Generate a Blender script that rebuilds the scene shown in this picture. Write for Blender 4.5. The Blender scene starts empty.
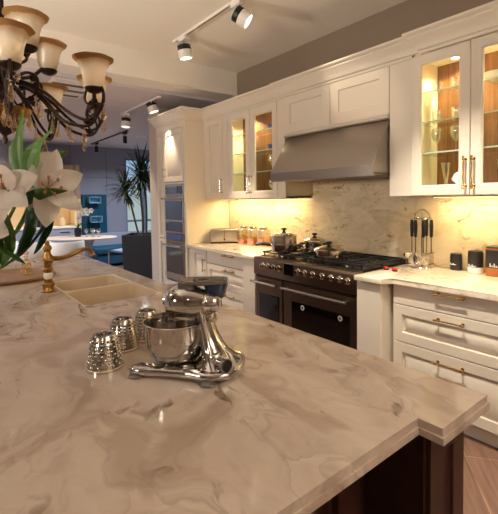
import bpy, bmesh, math, random
from mathutils import Vector, Matrix, Euler
random.seed(7)
S = bpy.context.scene
C = S.collection
PI = math.pi
ORG = {}

# ------------------------------------------------------------------ helpers
def lin(r, g, b):
    f = lambda c: (c/255/12.92) if c/255 <= .04045 else ((c/255+.055)/1.055)**2.4
    return (f(r), f(g), f(b), 1)

class MB:
    """collects shapes into one mesh"""
    def __init__(s, M=None):
        s.bm = bmesh.new(); s.M = M or Matrix()
    def v(s, p):
        return s.bm.verts.new(s.M @ Vector(p))
    def f(s, vs):
        try: return s.bm.faces.new(vs)
        except ValueError: return None
    def box(s, x0, x1, y0, y1, z0, z1, bev=0, seg=1):
        vs = [s.v((x, y, z)) for z in (z0, z1) for y in (y0, y1) for x in (x0, x1)]
        fs = [s.f([vs[i] for i in q]) for q in ((0,2,3,1),(4,5,7,6),(0,1,5,4),(2,6,7,3),(0,4,6,2),(1,3,7,5))]
        if bev:
            es = {e for f in fs for e in f.edges}
            bmesh.ops.bevel(s.bm, geom=list(es), offset=bev, segments=seg, affect='EDGES', profile=.6)
        return s
    def rings(s, rings, cap0=True, cap1=True, closed=True):
        vr = [[s.v(p) for p in r] for r in rings]
        n = len(vr[0])
        for a, b in zip(vr, vr[1:]):
            for i in range(n if closed else n-1):
                j = (i+1) % n
                s.f([a[i], a[j], b[j], b[i]])
        if cap0: s.f(list(reversed(vr[0])))
        if cap1: s.f(vr[-1])
        return s
    def lathe(s, prof, c=(0,0,0), axis=(0,0,1), n=24, cap0=True, cap1=True, wob=None):
        ax = Vector(axis).normalized(); q = Vector((0,0,1)).rotation_difference(ax)
        c = Vector(c); R = []
        for r, z in prof:
            ring = []
            for i in range(n):
                a = 2*PI*i/n
                rr = max(r, 1e-5)*(1+(wob(a, z) if wob else 0))
                ring.append(c + q @ Vector((rr*math.cos(a), rr*math.sin(a), z)))
            R.append(ring)
        return s.rings(R, cap0, cap1)
    def cyl(s, p, q, r, r2=None, n=14):
        p, q = Vector(p), Vector(q)
        return s.lathe([(r, 0), (r if r2 is None else r2, (q-p).length)], p, q-p, n)
    def ball(s, c, r, n=12, m=8):
        if not hasattr(r, '__len__'): r = (r, r, r)
        c = Vector(c); R = []
        for k in range(m+1):
            t = -PI/2 + PI*k/m; cr = max(math.cos(t), 1e-3)
            R.append([c+Vector((r[0]*cr*math.cos(2*PI*i/n), r[1]*cr*math.sin(2*PI*i/n), r[2]*math.sin(t))) for i in range(n)])
        return s.rings(R)
    def tube(s, pts, r, n=8, closed=False, flat=1.0):
        pts = [Vector(p) for p in pts]; N = len(pts)
        rs = r if hasattr(r, '__len__') else [r]*N
        R = []; up = None
        for i, p in enumerate(pts):
            if closed: t = (pts[(i+1) % N]-pts[i-1])
            else: t = pts[min(i+1, N-1)]-pts[max(i-1, 0)]
            t.normalize()
            if up is None:
                up = t.orthogonal().normalized()
            up = (up - t*up.dot(t))
            if up.length < 1e-6: up = t.orthogonal()
            up.normalize(); sd = t.cross(up)
            R.append([p+(up*math.cos(2*PI*k/n)+sd*math.sin(2*PI*k/n)*flat)*rs[i] for k in range(n)])
        if closed:
            R.append(R[0])
            return s.rings(R, False, False)
        return s.rings(R)
    def nest(s, loops, cap=True):
        """concentric closed loops (lists of points) joined by faces"""
        return s.rings(loops, False, cap)
    def door(s, x0, x1, z0, z1, y, th=.02, frame=.055, style='raised', mp=None):
        """panelled front facing -y (mp remaps the points)"""
        if style == 'flat':  spec = [(0, th), (0, .002), (.002, 0)]
        elif style == 'shaker': spec = [(0, th), (0, .002), (.002, 0), (frame, 0), (frame+.003, .007), (frame+.012, .009)]
        elif style == 'open': spec = None
        else: spec = [(0, th), (0, .002), (.002, 0), (frame, 0), (frame+.004, .016), (frame+.010, .017), (frame+.040, .002)]
        mp = mp or (lambda p: p)
        L = []
        for i, d in spec:
            L.append([mp((x0+i, y+d, z0+i)), mp((x1-i, y+d, z0+i)), mp((x1-i, y+d, z1-i)), mp((x0+i, y+d, z1-i))])
        return s.rings(L, True, True)
    def frame(s, x0, x1, z0, z1, y, th, w, wb=None, wt=None):
        """open glazed door frame"""
        wb = wb or w; wt = wt or w
        def lp(a, b, t, d): return [(x0+a, y+d, z0+b), (x1-a, y+d, z0+b), (x1-a, y+d, z1-t), (x0+a, y+d, z1-t)]
        s.rings([lp(0,0,0,th), lp(0,0,0,.002), lp(.002,.002,.002,0), lp(w-.012,wb-.012,wt-.012,0), lp(w-.004,wb-.004,wt-.004,.006), lp(w,wb,wt,.008), lp(w,wb,wt,th), lp(0,0,0,th)], False, False)
        return s
    def extrude(s, poly, h0, h1, mp=None, bev=0, seg=2):
        """2-D outline extruded between h0 and h1 (mp maps (u,v,h) to a point)"""
        mp = mp or (lambda u, v, h: (u, v, h))
        a = [s.v(mp(u, v, h0)) for u, v in poly]; b = [s.v(mp(u, v, h1)) for u, v in poly]
        n = len(poly); fs = [s.f(list(reversed(a))), s.f(b)]
        for i in range(n):
            j = (i+1) % n; fs.append(s.f([a[i], a[j], b[j], b[i]]))
        if bev:
            es = {e for f in fs if f for e in f.edges}
            bmesh.ops.bevel(s.bm, geom=list(es), offset=bev, segments=seg, affect='EDGES', profile=.5)
        return s
    def blade(s, pts, ws, side, cup=0.0, m=4, wav=0.0, ph=0.0):
        """leaf or petal surface along pts"""
        pts = [Vector(p) for p in pts]; sd0 = Vector(side); rows = []
        for i, p in enumerate(pts):
            t = (pts[min(i+1, len(pts)-1)]-pts[max(i-1, 0)]).normalized()
            sd = (sd0-t*sd0.dot(t)).normalized(); up = t.cross(sd)
            row = []
            for k in range(m+1):
                u = 2*k/m-1
                row.append(p+sd*u*ws[i]+up*(cup*ws[i]*u*u + wav*ws[i]*math.sin(i*1.9+ph)*abs(u)*u))
            rows.append(row)
        return s.rings(rows, False, False, closed=False)
    def build(s, name, mat, parent=None, smooth=35, org=None, solid=0):
        bmesh.ops.recalc_face_normals(s.bm, faces=s.bm.faces)
        off = Vector(org) if org is not None else (ORG[parent.name] if parent else Vector((0,0,0)))
        me = bpy.data.meshes.new(name)
        for v in s.bm.verts: v.co -= off
        s.bm.to_mesh(me); s.bm.free()
        o = bpy.data.objects.new(name, me); C.objects.link(o)
        me.materials.append(mat)
        if smooth:
            for p in me.polygons: p.use_smooth = True
            me.set_sharp_from_angle(angle=math.radians(smooth))
        if solid:
            m = o.modifiers.new('thickness', 'SOLIDIFY'); m.thickness = solid
        ORG[o.name] = off
        if parent: o.parent = parent
        else: o.location = off
        return o

def tag(o, label=None, cat=None, group=None, kind=None):
    if label: o['label'] = label
    if cat: o['category'] = cat
    if group: o['group'] = group
    if kind: o['kind'] = kind
    return o
def thing(name, label, cat, loc=(0,0,0), group=None):
    o = bpy.data.objects.new(name, None); C.objects.link(o)
    o.empty_display_size = .05
    o.location = loc; ORG[o.name] = Vector(loc)
    return tag(o, label, cat, group)
def struct(mb, name, mat, smooth=35):
    return tag(mb.build(name, mat, None, smooth), kind='structure')
def dup(root, loc=None, rotz=None, label=None, group=None):
    def cp(o, par):
        c = o.copy(); C.objects.link(c); ORG[c.name] = ORG.get(o.name, Vector())
        if par: c.parent = par
        for ch in [x for x in C.objects if x.parent == o]: cp(ch, c)
        return c
    r = cp(root, None)
    if loc is not None: r.location = loc
    if rotz is not None: r.rotation_euler = (0, 0, rotz)
    if label: r['label'] = label
    if group: r['group'] = group
    return r
def spline(P, n=6):
    """Catmull-Rom through P"""
    P = [Vector(p) for p in P]; out = []
    for i in range(len(P)-1):
        p0 = P[max(i-1,0)]; p1 = P[i]; p2 = P[i+1]; p3 = P[min(i+2, len(P)-1)]
        for k in range(n):
            t = k/n
            out.append(.5*((2*p1)+(p2-p0)*t+(2*p0-5*p1+4*p2-p3)*t*t+(3*p1-p0-3*p2+p3)*t**3))
    out.append(P[-1]); return out

# ------------------------------------------------------------------ materials
def newmat(name):
    m = bpy.data.materials.new(name); m.use_nodes = True
    nt = m.node_tree; return m, nt, nt.nodes['Principled BSDF'], nt.nodes['Material Output']
def mat(name, col, rough=.5, metal=0, spec=.5, coat=0, trans=0, ior=1.45, emit=None, es=0, sss=0, bump=0, bscale=40, var=0, vscale=6):
    m, nt, b, out = newmat(name)
    b.inputs['Base Color'].default_value = col; b.inputs['Roughness'].default_value = rough
    b.inputs['Metallic'].default_value = metal; b.inputs['Specular IOR Level'].default_value = spec
    b.inputs['Coat Weight'].default_value = coat; b.inputs['Coat Roughness'].default_value = .08
    b.inputs['Transmission Weight'].default_value = trans; b.inputs['IOR'].default_value = ior
    if emit: b.inputs['Emission Color'].default_value = emit; b.inputs['Emission Strength'].default_value = es
    if sss:
        b.inputs['Subsurface Weight'].default_value = sss; b.inputs['Subsurface Radius'].default_value = (.01,.008,.006)
    tc = nt.nodes.new('ShaderNodeTexCoord')
    if var:
        n = nt.nodes.new('ShaderNodeTexNoise'); n.inputs['Scale'].default_value = vscale; n.inputs['Detail'].default_value = 5
        nt.links.new(tc.outputs['Object'], n.inputs['Vector'])
        r = nt.nodes.new('ShaderNodeValToRGB')
        r.color_ramp.elements[0].position = .3; r.color_ramp.elements[1].position = .7
        r.color_ramp.elements[0].color = tuple(c*(1-var) for c in col[:3])+(1,)
        r.color_ramp.elements[1].color = tuple(min(1, c*(1+var)) for c in col[:3])+(1,)
        nt.links.new(n.outputs['Fac'], r.inputs['Fac']); nt.links.new(r.outputs['Color'], b.inputs['Base Color'])
    if bump:
        n = nt.nodes.new('ShaderNodeTexNoise'); n.inputs['Scale'].default_value = bscale
        nt.links.new(tc.outputs['Object'], n.inputs['Vector'])
        bp = nt.nodes.new('ShaderNodeBump'); bp.inputs['Strength'].default_value = bump; bp.inputs['Distance'].default_value = .002
        nt.links.new(n.outputs['Fac'], bp.inputs['Height']); nt.links.new(bp.outputs['Normal'], b.inputs['Normal'])
    return m
def brushed(name, col, rough=.3, axis=(1,60,60)):
    m, nt, b, out = newmat(name)
    b.inputs['Metallic'].default_value = 1
    tc = nt.nodes.new('ShaderNodeTexCoord'); mp = nt.nodes.new('ShaderNodeMapping'); mp.inputs['Scale'].default_value = axis
    n = nt.nodes.new('ShaderNodeTexNoise'); n.inputs['Scale'].default_value = 6; n.inputs['Detail'].default_value = 4
    nt.links.new(tc.outputs['Object'], mp.inputs['Vector']); nt.links.new(mp.outputs['Vector'], n.inputs['Vector'])
    r = nt.nodes.new('ShaderNodeMapRange'); r.inputs['To Min'].default_value = rough*.75; r.inputs['To Max'].default_value = rough*1.3
    nt.links.new(n.outputs['Fac'], r.inputs['Value']); nt.links.new(r.outputs['Result'], b.inputs['Roughness'])
    c = nt.nodes.new('ShaderNodeValToRGB')
    c.color_ramp.elements[0].color = tuple(x*.86 for x in col[:3])+(1,); c.color_ramp.elements[1].color = col
    nt.links.new(n.outputs['Fac'], c.inputs['Fac']); nt.links.new(c.outputs['Color'], b.inputs['Base Color'])
    return m
def pane(name, tint=(1,1,1,1), refl=1.0):
    m, nt, b, out = newmat(name)
    nt.nodes.remove(b)
    tr = nt.nodes.new('ShaderNodeBsdfTransparent'); tr.inputs['Color'].default_value = tint
    gl = nt.nodes.new('ShaderNodeBsdfGlossy'); gl.inputs['Roughness'].default_value = .02
    fr = nt.nodes.new('ShaderNodeFresnel'); fr.inputs['IOR'].default_value = 1.45
    mu = nt.nodes.new('ShaderNodeMath'); mu.operation = 'MULTIPLY'; mu.inputs[1].default_value = refl
    mx = nt.nodes.new('ShaderNodeMixShader')
    ge = nt.nodes.new('ShaderNodeNewGeometry'); inv = nt.nodes.new('ShaderNodeMath'); inv.operation = 'SUBTRACT'; inv.inputs[0].default_value = refl
    nt.links.new(ge.outputs['Backfacing'], inv.inputs[1]); nt.links.new(inv.outputs[0], mu.inputs[1]); inv.use_clamp = True
    nt.links.new(fr.outputs['Fac'], mu.inputs[0]); nt.links.new(mu.outputs[0], mx.inputs['Fac'])
    nt.links.new(tr.outputs[0], mx.inputs[1]); nt.links.new(gl.outputs[0], mx.inputs[2]); nt.links.new(mx.outputs[0], out.inputs['Surface'])
    return m
def glassware(name, tint, edge=(.9,.9,.85,1)):
    m, nt, b, out = newmat(name); nt.nodes.remove(b)
    tr = nt.nodes.new('ShaderNodeBsdfTransparent'); tr.inputs['Color'].default_value = tint
    gl = nt.nodes.new('ShaderNodeBsdfGlossy'); gl.inputs['Roughness'].default_value = .03; gl.inputs['Color'].default_value = edge
    lw = nt.nodes.new('ShaderNodeLayerWeight'); lw.inputs['Blend'].default_value = .35
    mr = nt.nodes.new('ShaderNodeMapRange'); mr.inputs['To Min'].default_value = .22; mr.inputs['To Max'].default_value = .9
    mx = nt.nodes.new('ShaderNodeMixShader')
    nt.links.new(lw.outputs['Facing'], mr.inputs['Value']); nt.links.new(mr.outputs['Result'], mx.inputs['Fac'])
    nt.links.new(tr.outputs[0], mx.inputs[1]); nt.links.new(gl.outputs[0], mx.inputs[2]); nt.links.new(mx.outputs[0], out.inputs['Surface'])
    return m
def marble(name, base, light, vein, vein2, rough=.1, scale=1.0, stretch=(1,1,1), amt=.8, rot=(0,0,.6)):
    m, nt, b, out = newmat(name)
    L = nt.links.new; N = nt.nodes.new
    tc = N('ShaderNodeTexCoord'); mp = N('ShaderNodeMapping')
    mp.inputs['Scale'].default_value = tuple(scale*s for s in stretch); mp.inputs['Rotation'].default_value = rot
    L(tc.outputs['Object'], mp.inputs['Vector'])
    # warp
    wn = N('ShaderNodeTexNoise'); wn.inputs['Scale'].default_value = 1.6; wn.inputs['Detail'].default_value = 3
    L(mp.outputs['Vector'], wn.inputs['Vector'])
    sub = N('ShaderNodeVectorMath'); sub.operation = 'MULTIPLY_ADD'; sub.inputs[1].default_value = (1.1,1.1,1.1)
    L(wn.outputs['Color'], sub.inputs[0]); L(mp.outputs['Vector'], sub.inputs[2])
    def noise(sc, det, dist):
        n = N('ShaderNodeTexNoise'); n.inputs['Scale'].default_value = sc; n.inputs['Detail'].default_value = det; n.inputs['Distortion'].default_value = dist
        L(sub.outputs[0], n.inputs['Vector']); return n
    def ramp(src, els):
        r = N('ShaderNodeValToRGB'); cr = r.color_ramp
        while len(cr.elements) < len(els): cr.elements.new(.5)
        for e, (p, c) in zip(cr.elements, els): e.position = p; e.color = c
        L(src, r.inputs['Fac']); return r
    def mix(fac, a, bcol):
        x = N('ShaderNodeMix'); x.data_type = 'RGBA'
        L(fac, x.inputs['Factor'])
        if isinstance(a, tuple): x.inputs['A'].default_value = a
        else: L(a, x.inputs['A'])
        x.inputs['B'].default_value = bcol; return x.outputs['Result']
    W = (1,1,1,1); K = (0,0,0,1); g = lambda v: (v,v,v,1)
    a = noise(1.5, 5, 1.2); ra = ramp(a.outputs['Fac'], [(.38, K), (.66, W)])
    col = mix(ra.outputs['Color'], base, light)
    c = noise(2.2, 4, 1.3); rc = ramp(c.outputs['Fac'], [(.42, K), (.485, g(.35*amt)), (.505, g(.5*amt)), (.53, K)])
    # mask so veins come and go
    k = noise(1.1, 2, 0); rk = ramp(k.outputs['Fac'], [(.42, K), (.62, W)])
    mm = N('ShaderNodeMath'); mm.operation = 'MULTIPLY'; L(rc.outputs['Color'], mm.inputs[0]); L(rk.outputs['Color'], mm.inputs[1])
    col = mix(mm.outputs[0], col, vein2)
    vs_ = N('ShaderNodeVectorMath'); vs_.operation = 'MULTIPLY'; vs_.inputs[1].default_value = (.9,3.4,3.4); L(sub.outputs[0], vs_.inputs[0])
    d = N('ShaderNodeTexNoise'); d.inputs['Scale'].default_value = 2.4; d.inputs['Detail'].default_value = 5; d.inputs['Distortion'].default_value = .5; L(vs_.outputs[0], d.inputs['Vector'])
    rd = ramp(d.outputs['Fac'], [(.575, K), (.62, g(amt*.55)), (.68, g(amt)), (1, g(amt))])
    k2 = noise(1.7, 2, 0); rk2 = ramp(k2.outputs['Fac'], [(.46, K), (.56, W)])
    m2 = N('ShaderNodeMath'); m2.operation = 'MULTIPLY'; L(rd.outputs['Color'], m2.inputs[0]); L(rk2.outputs['Color'], m2.inputs[1])
    col = mix(m2.outputs[0], col, vein)
    e = noise(1.5, 4, 1.5); re = ramp(e.outputs['Fac'], [(.43, K), (.5, g(.32)), (.57, K)])
    col = mix(re.outputs['Color'], col, light)
    L(col, b.inputs['Base Color']); b.inputs['Roughness'].default_value = rough
    b.inputs['Specular IOR Level'].default_value = .55
    return m
def planks(name, cols, w=.12, l=.9, rot=.6, rough=.35, vertical=False, grout=(.12,.07,.05,1)):
    m, nt, b, out = newmat(name); L = nt.links.new; N = nt.nodes.new
    tc = N('ShaderNodeTexCoord'); mp = N('ShaderNodeMapping'); mp.inputs['Rotation'].default_value = rot if isinstance(rot, tuple) else (0,0,rot)
    if vertical:
        sp = N('ShaderNodeSeparateXYZ'); cb = N('ShaderNodeCombineXYZ'); L(tc.outputs['Object'], sp.inputs[0])
        L(sp.outputs['Z'], cb.inputs['X']); L(sp.outputs['X'], cb.inputs['Y']); L(cb.outputs[0], mp.inputs['Vector'])
    else: L(tc.outputs['Object'], mp.inputs['Vector'])
    br = N('ShaderNodeTexBrick'); br.inputs['Scale'].default_value = 1; br.inputs['Brick Width'].default_value = l; br.inputs['Row Height'].default_value = w
    br.inputs['Mortar Size'].default_value = .0025; br.inputs['Color1'].default_value = cols[0]; br.inputs['Color2'].default_value = cols[1]; br.inputs['Mortar'].default_value = grout
    L(mp.outputs['Vector'], br.inputs['Vector'])
    m2 = N('ShaderNodeMapping'); m2.inputs['Scale'].default_value = (2, 26, 26); L(mp.outputs['Vector'], m2.inputs['Vector'])
    n = N('ShaderNodeTexNoise'); n.inputs['Scale'].default_value = 1.6; n.inputs['Detail'].default_value = 6; n.inputs['Distortion'].default_value = .6
    L(m2.outputs['Vector'], n.inputs['Vector'])
    r = N('ShaderNodeValToRGB'); r.color_ramp.elements[0].position = .3; r.color_ramp.elements[1].position = .75
    r.color_ramp.elements[0].color = (.55,.5,.45,1); r.color_ramp.elements[1].color = (1.1,1.05,1,1); L(n.outputs['Fac'], r.inputs['Fac'])
    x = N('ShaderNodeMix'); x.data_type = 'RGBA'; x.blend_type = 'MULTIPLY'; x.inputs['Factor'].default_value = 1
    L(br.outputs['Color'], x.inputs['A']); L(r.outputs['Color'], x.inputs['B']); L(x.outputs['Result'], b.inputs['Base Color'])
    b.inputs['Roughness'].default_value = rough
    return m

CREAM = mat('cream_paint', lin(222,211,195), .42, spec=.4, bump=.05, bscale=60)
CREAM_IN = mat('cabinet_lining', lin(232,220,190), .5)
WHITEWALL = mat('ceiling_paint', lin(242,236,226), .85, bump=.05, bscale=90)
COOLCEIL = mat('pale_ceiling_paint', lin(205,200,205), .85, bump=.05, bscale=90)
TAUPE = mat('taupe_back_wall', lin(138,122,106), .85, bump=.05, bscale=90)  # one even taupe tone, darker than the other walls
GREYWALL = mat('grey_panel_paint', lin(146,150,166), .6, bump=.04, bscale=60)
TANWALL = mat('warm_wall_paint', lin(206,194,180), .8, bump=.05, bscale=90)
TOP = marble('island_marble', lin(176,155,138), lin(212,196,181), lin(104,76,56), lin(134,112,95), rough=.09, scale=1.35, stretch=(1,1.45,1), rot=(0,0,.5), amt=.8)
CTOP = marble('counter_marble', lin(222,204,182), lin(236,224,208), lin(190,150,110), lin(212,186,158), rough=.12, scale=2.0)
SPLASH = marble('splash_stone', lin(206,190,160), lin(226,212,186), lin(138,100,62), lin(184,158,120), rough=.14, scale=2.0, stretch=(1,1,1.7), amt=.85, rot=(0,.25,0))
STEEL = brushed('brushed_steel', lin(176,166,156), .34)
STEEL_V = brushed('brushed_steel_upright', lin(172,164,156), .42, (60,60,1))
DARKSTEEL = brushed('bronzed_steel', lin(128,108,92), .32)
CHROME = mat('polished_chrome', lin(204,202,200), .06, 1)
CHROME_S = mat('satin_chrome', lin(214,204,192), .16, 1)
BRASS = mat('polished_brass', lin(190,152,86), .22, 1)
AGEDBRASS = mat('aged_brass', lin(158,118,66), .3, 1, var=.25, vscale=60)
IRON = mat('dark_bronze_iron', lin(52,38,30), .38, .75, var=.35, vscale=40)
CASTIRON = mat('black_cast_iron', lin(38,38,42), .42, .3, bump=.2, bscale=200)
BLACK = mat('black_plastic', lin(22,21,22), .35)
BLACKGLASS = mat('black_oven_glass', lin(10,9,9), .05, spec=.6, coat=.3)
DISPLAY = mat('dark_display', lin(12,12,14), .08)
BLUEDISP = mat('lit_blue_panel', lin(44,52,76), .15, emit=lin(60,80,150), es=.25)
DWOOD = mat('dark_walnut_wood', lin(56,32,26), .4, spec=.4, var=.25, vscale=14, coat=.15)
BACKWOOD = planks('cabinet_back_wood', (lin(152,106,62), lin(130,88,50)), w=.11, l=4, rot=0, vertical=True, rough=.45, grout=lin(92,52,24))
FLOORM = planks('floor_planks', (lin(142,112,98), lin(126,98,84)), w=.2, l=1.2, rot=.927, rough=.38, grout=lin(186,150,124))
PANE = pane('clear_pane', (1,1,1,1), .55); SHELFGLASS = pane('green_edged_glass', (.95,.985,.96,1), 1.4)
EDGEGLASS = mat('green_glass_edge', lin(196,214,190), .15, coat=.3)
GLASS = glassware('cut_glass', (.95,.95,.93,1)); AMBERGLASS = glassware('amber_crystal', (.97,.89,.76,1), (1,.92,.78,1))
RESIN = mat('beige_sink_resin', lin(200,180,152), .4)
CERAMIC = mat('white_ceramic', lin(232,226,216), .15, coat=.4)
BLUECERAMIC = mat('blue_patterned_ceramic', lin(70,86,150), .2, var=.9, vscale=40)
WHITE = mat('white_enamel', lin(234,228,220), .4)
LENS = mat('lamp_lens', lin(255,250,240), .3, emit=(1,.92,.8,1), es=5)
STRIP = mat('warm_led_strip', lin(255,235,170), .4, emit=(1,.80,.40,1), es=2.5)
ALAB = None
TRAYWOOD = mat('oiled_tray_wood', lin(140,102,62), .65, var=.15, vscale=10)
STEMG = mat('lily_stem_green', lin(86,120,44), .45)
LEAFG = mat('lily_leaf_green', lin(66,98,28), .5, spec=.5, var=.28, vscale=9)
LEAFD = mat('lily_leaf_dark_green', lin(40,78,22), .38, spec=.5, var=.28, vscale=9)
PALM = mat('dracaena_leaf', lin(44,62,46), .45, var=.3, vscale=3)
BARK = mat('dracaena_bark', lin(96,86,72), .8, bump=.4, bscale=60, var=.25)
ANTH = mat('anthracite_planter', lin(48,52,60), .5)
TEAL = mat('teal_lacquer', lin(20,78,102), .4)
SKYBOX = mat('pale_blue_lacquer', lin(140,190,214), .4)
BENCHB = mat('blue_upholstery', lin(26,76,108), .8, bump=.2, bscale=200)
UPH = mat('ivory_upholstery', lin(226,218,208), .85, bump=.2, bscale=160)
TABLEW = mat('pale_table_top', lin(200,178,160), .5)
TABLEG = mat('blue_grey_pedestal', lin(158,170,190), .5)
GREYCAB = mat('blue_grey_cabinet', lin(158,164,184), .5)
TAUPECAB = mat('taupe_cabinet', lin(148,126,106), .5)
NICHE = mat('niche_plaster', lin(226,200,160), .7)
ORANGE = mat('red_orange_spice', lin(222,78,36), .6, var=.35, vscale=60)
YELLOWP = mat('yellow_pasta', lin(206,150,64), .6, var=.35, vscale=60)
RED = mat('red_lacquer', lin(190,40,24), .25, coat=.3)
TAN = mat('tan_canister', lin(150,88,38), .35)
LABEL = mat('black_label', lin(34,32,32), .5)
CHALK = mat('white_script_paint', lin(236,232,226), .6)
NAVY = mat('navy_plastic', lin(22,42,70), .12, coat=.5)
GREYPL = mat('grey_metallic_plastic', lin(120,114,110), .28, .6)
STAMEN = mat('rust_stamen', lin(150,92,40), .7)

def alabaster():
    m, nt, b, out = newmat('scavo_glass_shade'); L = nt.links.new; N = nt.nodes.new
    tc = N('ShaderNodeTexCoord'); sx = N('ShaderNodeSeparateXYZ'); L(tc.outputs['Generated'], sx.inputs[0])
    ns = N('ShaderNodeTexNoise'); ns.inputs['Scale'].default_value = 14; ns.inputs['Detail'].default_value = 5; L(tc.outputs['Object'], ns.inputs['Vector'])
    ad = N('ShaderNodeMath'); ad.operation = 'MULTIPLY_ADD'; ad.inputs[1].default_value = .25; L(ns.outputs['Fac'], ad.inputs[0]); L(sx.outputs['Z'], ad.inputs[2])
    r = N('ShaderNodeValToRGB'); cr = r.color_ramp
    cr.elements.new(.5); cr.elements.new(.5)
    for e, (p, c) in zip(cr.elements, [(.10, lin(226,212,190)), (.80, lin(236,228,216)), (.98, lin(222,196,156)), (1.1, lin(190,150,98))]): e.position = min(p, 1); e.color = c
    L(ad.outputs[0], r.inputs['Fac'])
    d = N('ShaderNodeBsdfDiffuse'); t = N('ShaderNodeBsdfTranslucent'); g = N('ShaderNodeBsdfGlossy'); g.inputs['Roughness'].default_value = .25
    L(r.outputs['Color'], d.inputs['Color']); L(r.outputs['Color'], t.inputs['Color'])
    a = N('ShaderNodeMixShader'); a.inputs['Fac'].default_value = .5; L(d.outputs[0], a.inputs[1]); L(t.outputs[0], a.inputs[2])
    c = N('ShaderNodeMixShader'); c.inputs['Fac'].default_value = .05; L(a.outputs[0], c.inputs[1]); L(g.outputs[0], c.inputs[2])
    L(c.outputs[0], out.inputs['Surface']); nt.nodes.remove(b); return m
ALAB = alabaster()
def petalmat():
    m, nt, b, out = newmat('lily_petal'); L = nt.links.new; N = nt.nodes.new
    d = N('ShaderNodeBsdfDiffuse'); t = N('ShaderNodeBsdfTranslucent')
    d.inputs['Color'].default_value = lin(216,206,196); t.inputs['Color'].default_value = lin(214,202,184)
    a = N('ShaderNodeMixShader'); a.inputs['Fac'].default_value = .35; L(d.outputs[0], a.inputs[1]); L(t.outputs[0], a.inputs[2])
    L(a.outputs[0], out.inputs['Surface']); nt.nodes.remove(b); return m
PETAL = petalmat()

# ================================================================== SETTING
struct(MB().box(-10,3.5,-4.5,5.4,-.1,0), 'floor', FLOORM, 0)
struct(MB().box(-4.07,3.5,-4.5,3.2,3.032,3.15), 'ceiling', WHITEWALL, 0)
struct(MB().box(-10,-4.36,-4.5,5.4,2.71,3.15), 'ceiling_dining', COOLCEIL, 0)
struct(MB().box(-4.36,-4.07,-4.5,3.06,2.745,3.15), 'trim_1', WHITEWALL, 0)
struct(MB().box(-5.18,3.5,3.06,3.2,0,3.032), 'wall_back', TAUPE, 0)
struct(MB().box(-5.38,-5.04,2.46,3.2,0,2.71), 'wall_stub', mat('stone_grey_paint', lin(196,184,172), .7), 0)
struct(MB().box(3.5,3.6,-4.5,3.2,0,3.15), 'wall_right', TANWALL, 0)
struct(MB().box(-10,3.5,-4.6,-4.5,0,3.15), 'wall_front', TANWALL, 0)
struct(MB().box(-10,-5.38,5.3,5.4,0,2.71), 'wall_left', GREYWALL, 0)
struct(MB().box(-5.38,-5.18,3.06,5.4,0,2.71), 'wall_partition', GREYWALL, 0)
# far wall with the window opening (y 3.82..5.1)
wf = MB(); wf.box(-9.7,-9.5,-4.5,3.70,0,2.71); wf.box(-9.7,-9.5,5.1,5.3,0,2.71); wf.box(-9.7,-9.5,3.70,5.1,2.5,2.71); wf.box(-9.7,-9.5,3.70,5.1,0,.35)
struct(wf, 'wall_far', GREYWALL, 0)
wj = MB(); wj.box(-9.502,-9.494,-2,3.70,1.995,2.003); wj.box(-9.502,-9.494,2.45,2.458,0,2.7); wj.box(-9.502,-9.494,3.24,3.248,1.6,2.7)
struct(wj, 'trim_2', mat('panel_joint', lin(110,114,130), .6), 0)
win = MB()
for y in (3.70,4.18,4.62,5.04): win.box(-9.64,-9.56,y,y+.06,.35,2.5,.006)
for z in (.35,.92,2.44): win.box(-9.635,-9.565,3.76,5.1,z,z+.05,.006)
w = struct(win, 'window_1', mat('window_frame_grey', lin(120,140,160), .4), 35)
MB().box(-9.603,-9.597,3.74,5.06,.38,2.46).build('window_pane', PANE, w, 0)
bb = MB(); bb.box(-5.04,-5.02,2.44,2.46,0,.1)
struct(MB().box(-9.5,-9.485,-2,3.70,0,.08,.004), 'baseboard_far', WHITE)

def ob(mb, name, m, label, cat, group=None, smooth=35):
    return tag(mb.build(name, m, None, smooth), label, cat, group)

# stone splashback: slab sections between worktop and wall units
ob(MB().box(-4.248,-2.785,3.035,3.058,.9092,1.47), 'stone_backsplash', SPLASH, 'beige veined stone splashback panel behind the toaster and glass jars', 'splashback')
ob(MB().box(-2.783,-1.672,3.035,3.058,.9092,1.72), 'stone_backsplash', SPLASH, 'beige veined stone splashback panel behind the range, below the steel hood', 'splashback')
ob(MB().box(-1.670,-.70,3.035,3.058,.9092,1.47), 'stone_backsplash', SPLASH, 'beige veined stone splashback panel behind the utensil stand and canisters', 'splashback')

# ------------------------------------------------------------------ handles
def bar_handle(p, axis, ln, parent, m=BRASS, r=.005, off=.034, name='handle'):
    """straight pull standing off a front that faces -y; p = centre on the front"""
    x, y, z = p; b = MB(); h = ln/2
    if axis == 'x': A, B = (x-h, y-off, z), (x+h, y-off, z); P = [(x-h+.012, z), (x+h-.012, z)]
    else: A, B = (x, y-off, z-h), (x, y-off, z+h); P = [(x, z-h+.012), (x, z+h-.012)]
    d = Vector(B)-Vector(A); d.normalize()
    b.cyl(A, B, r)
    for q in (A, B): b.ball(Vector(q), r*1.6, 8, 6)
    for px, pz in P:
        b.cyl((px, y-off+.001, pz), (px, y, pz), r*.95); b.cyl((px, y-.005, pz), (px, y, pz), r*1.9)
        b.ball((px, y-off, pz), r*1.5, 8, 6)
    return b.build(name, m, parent)

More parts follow.
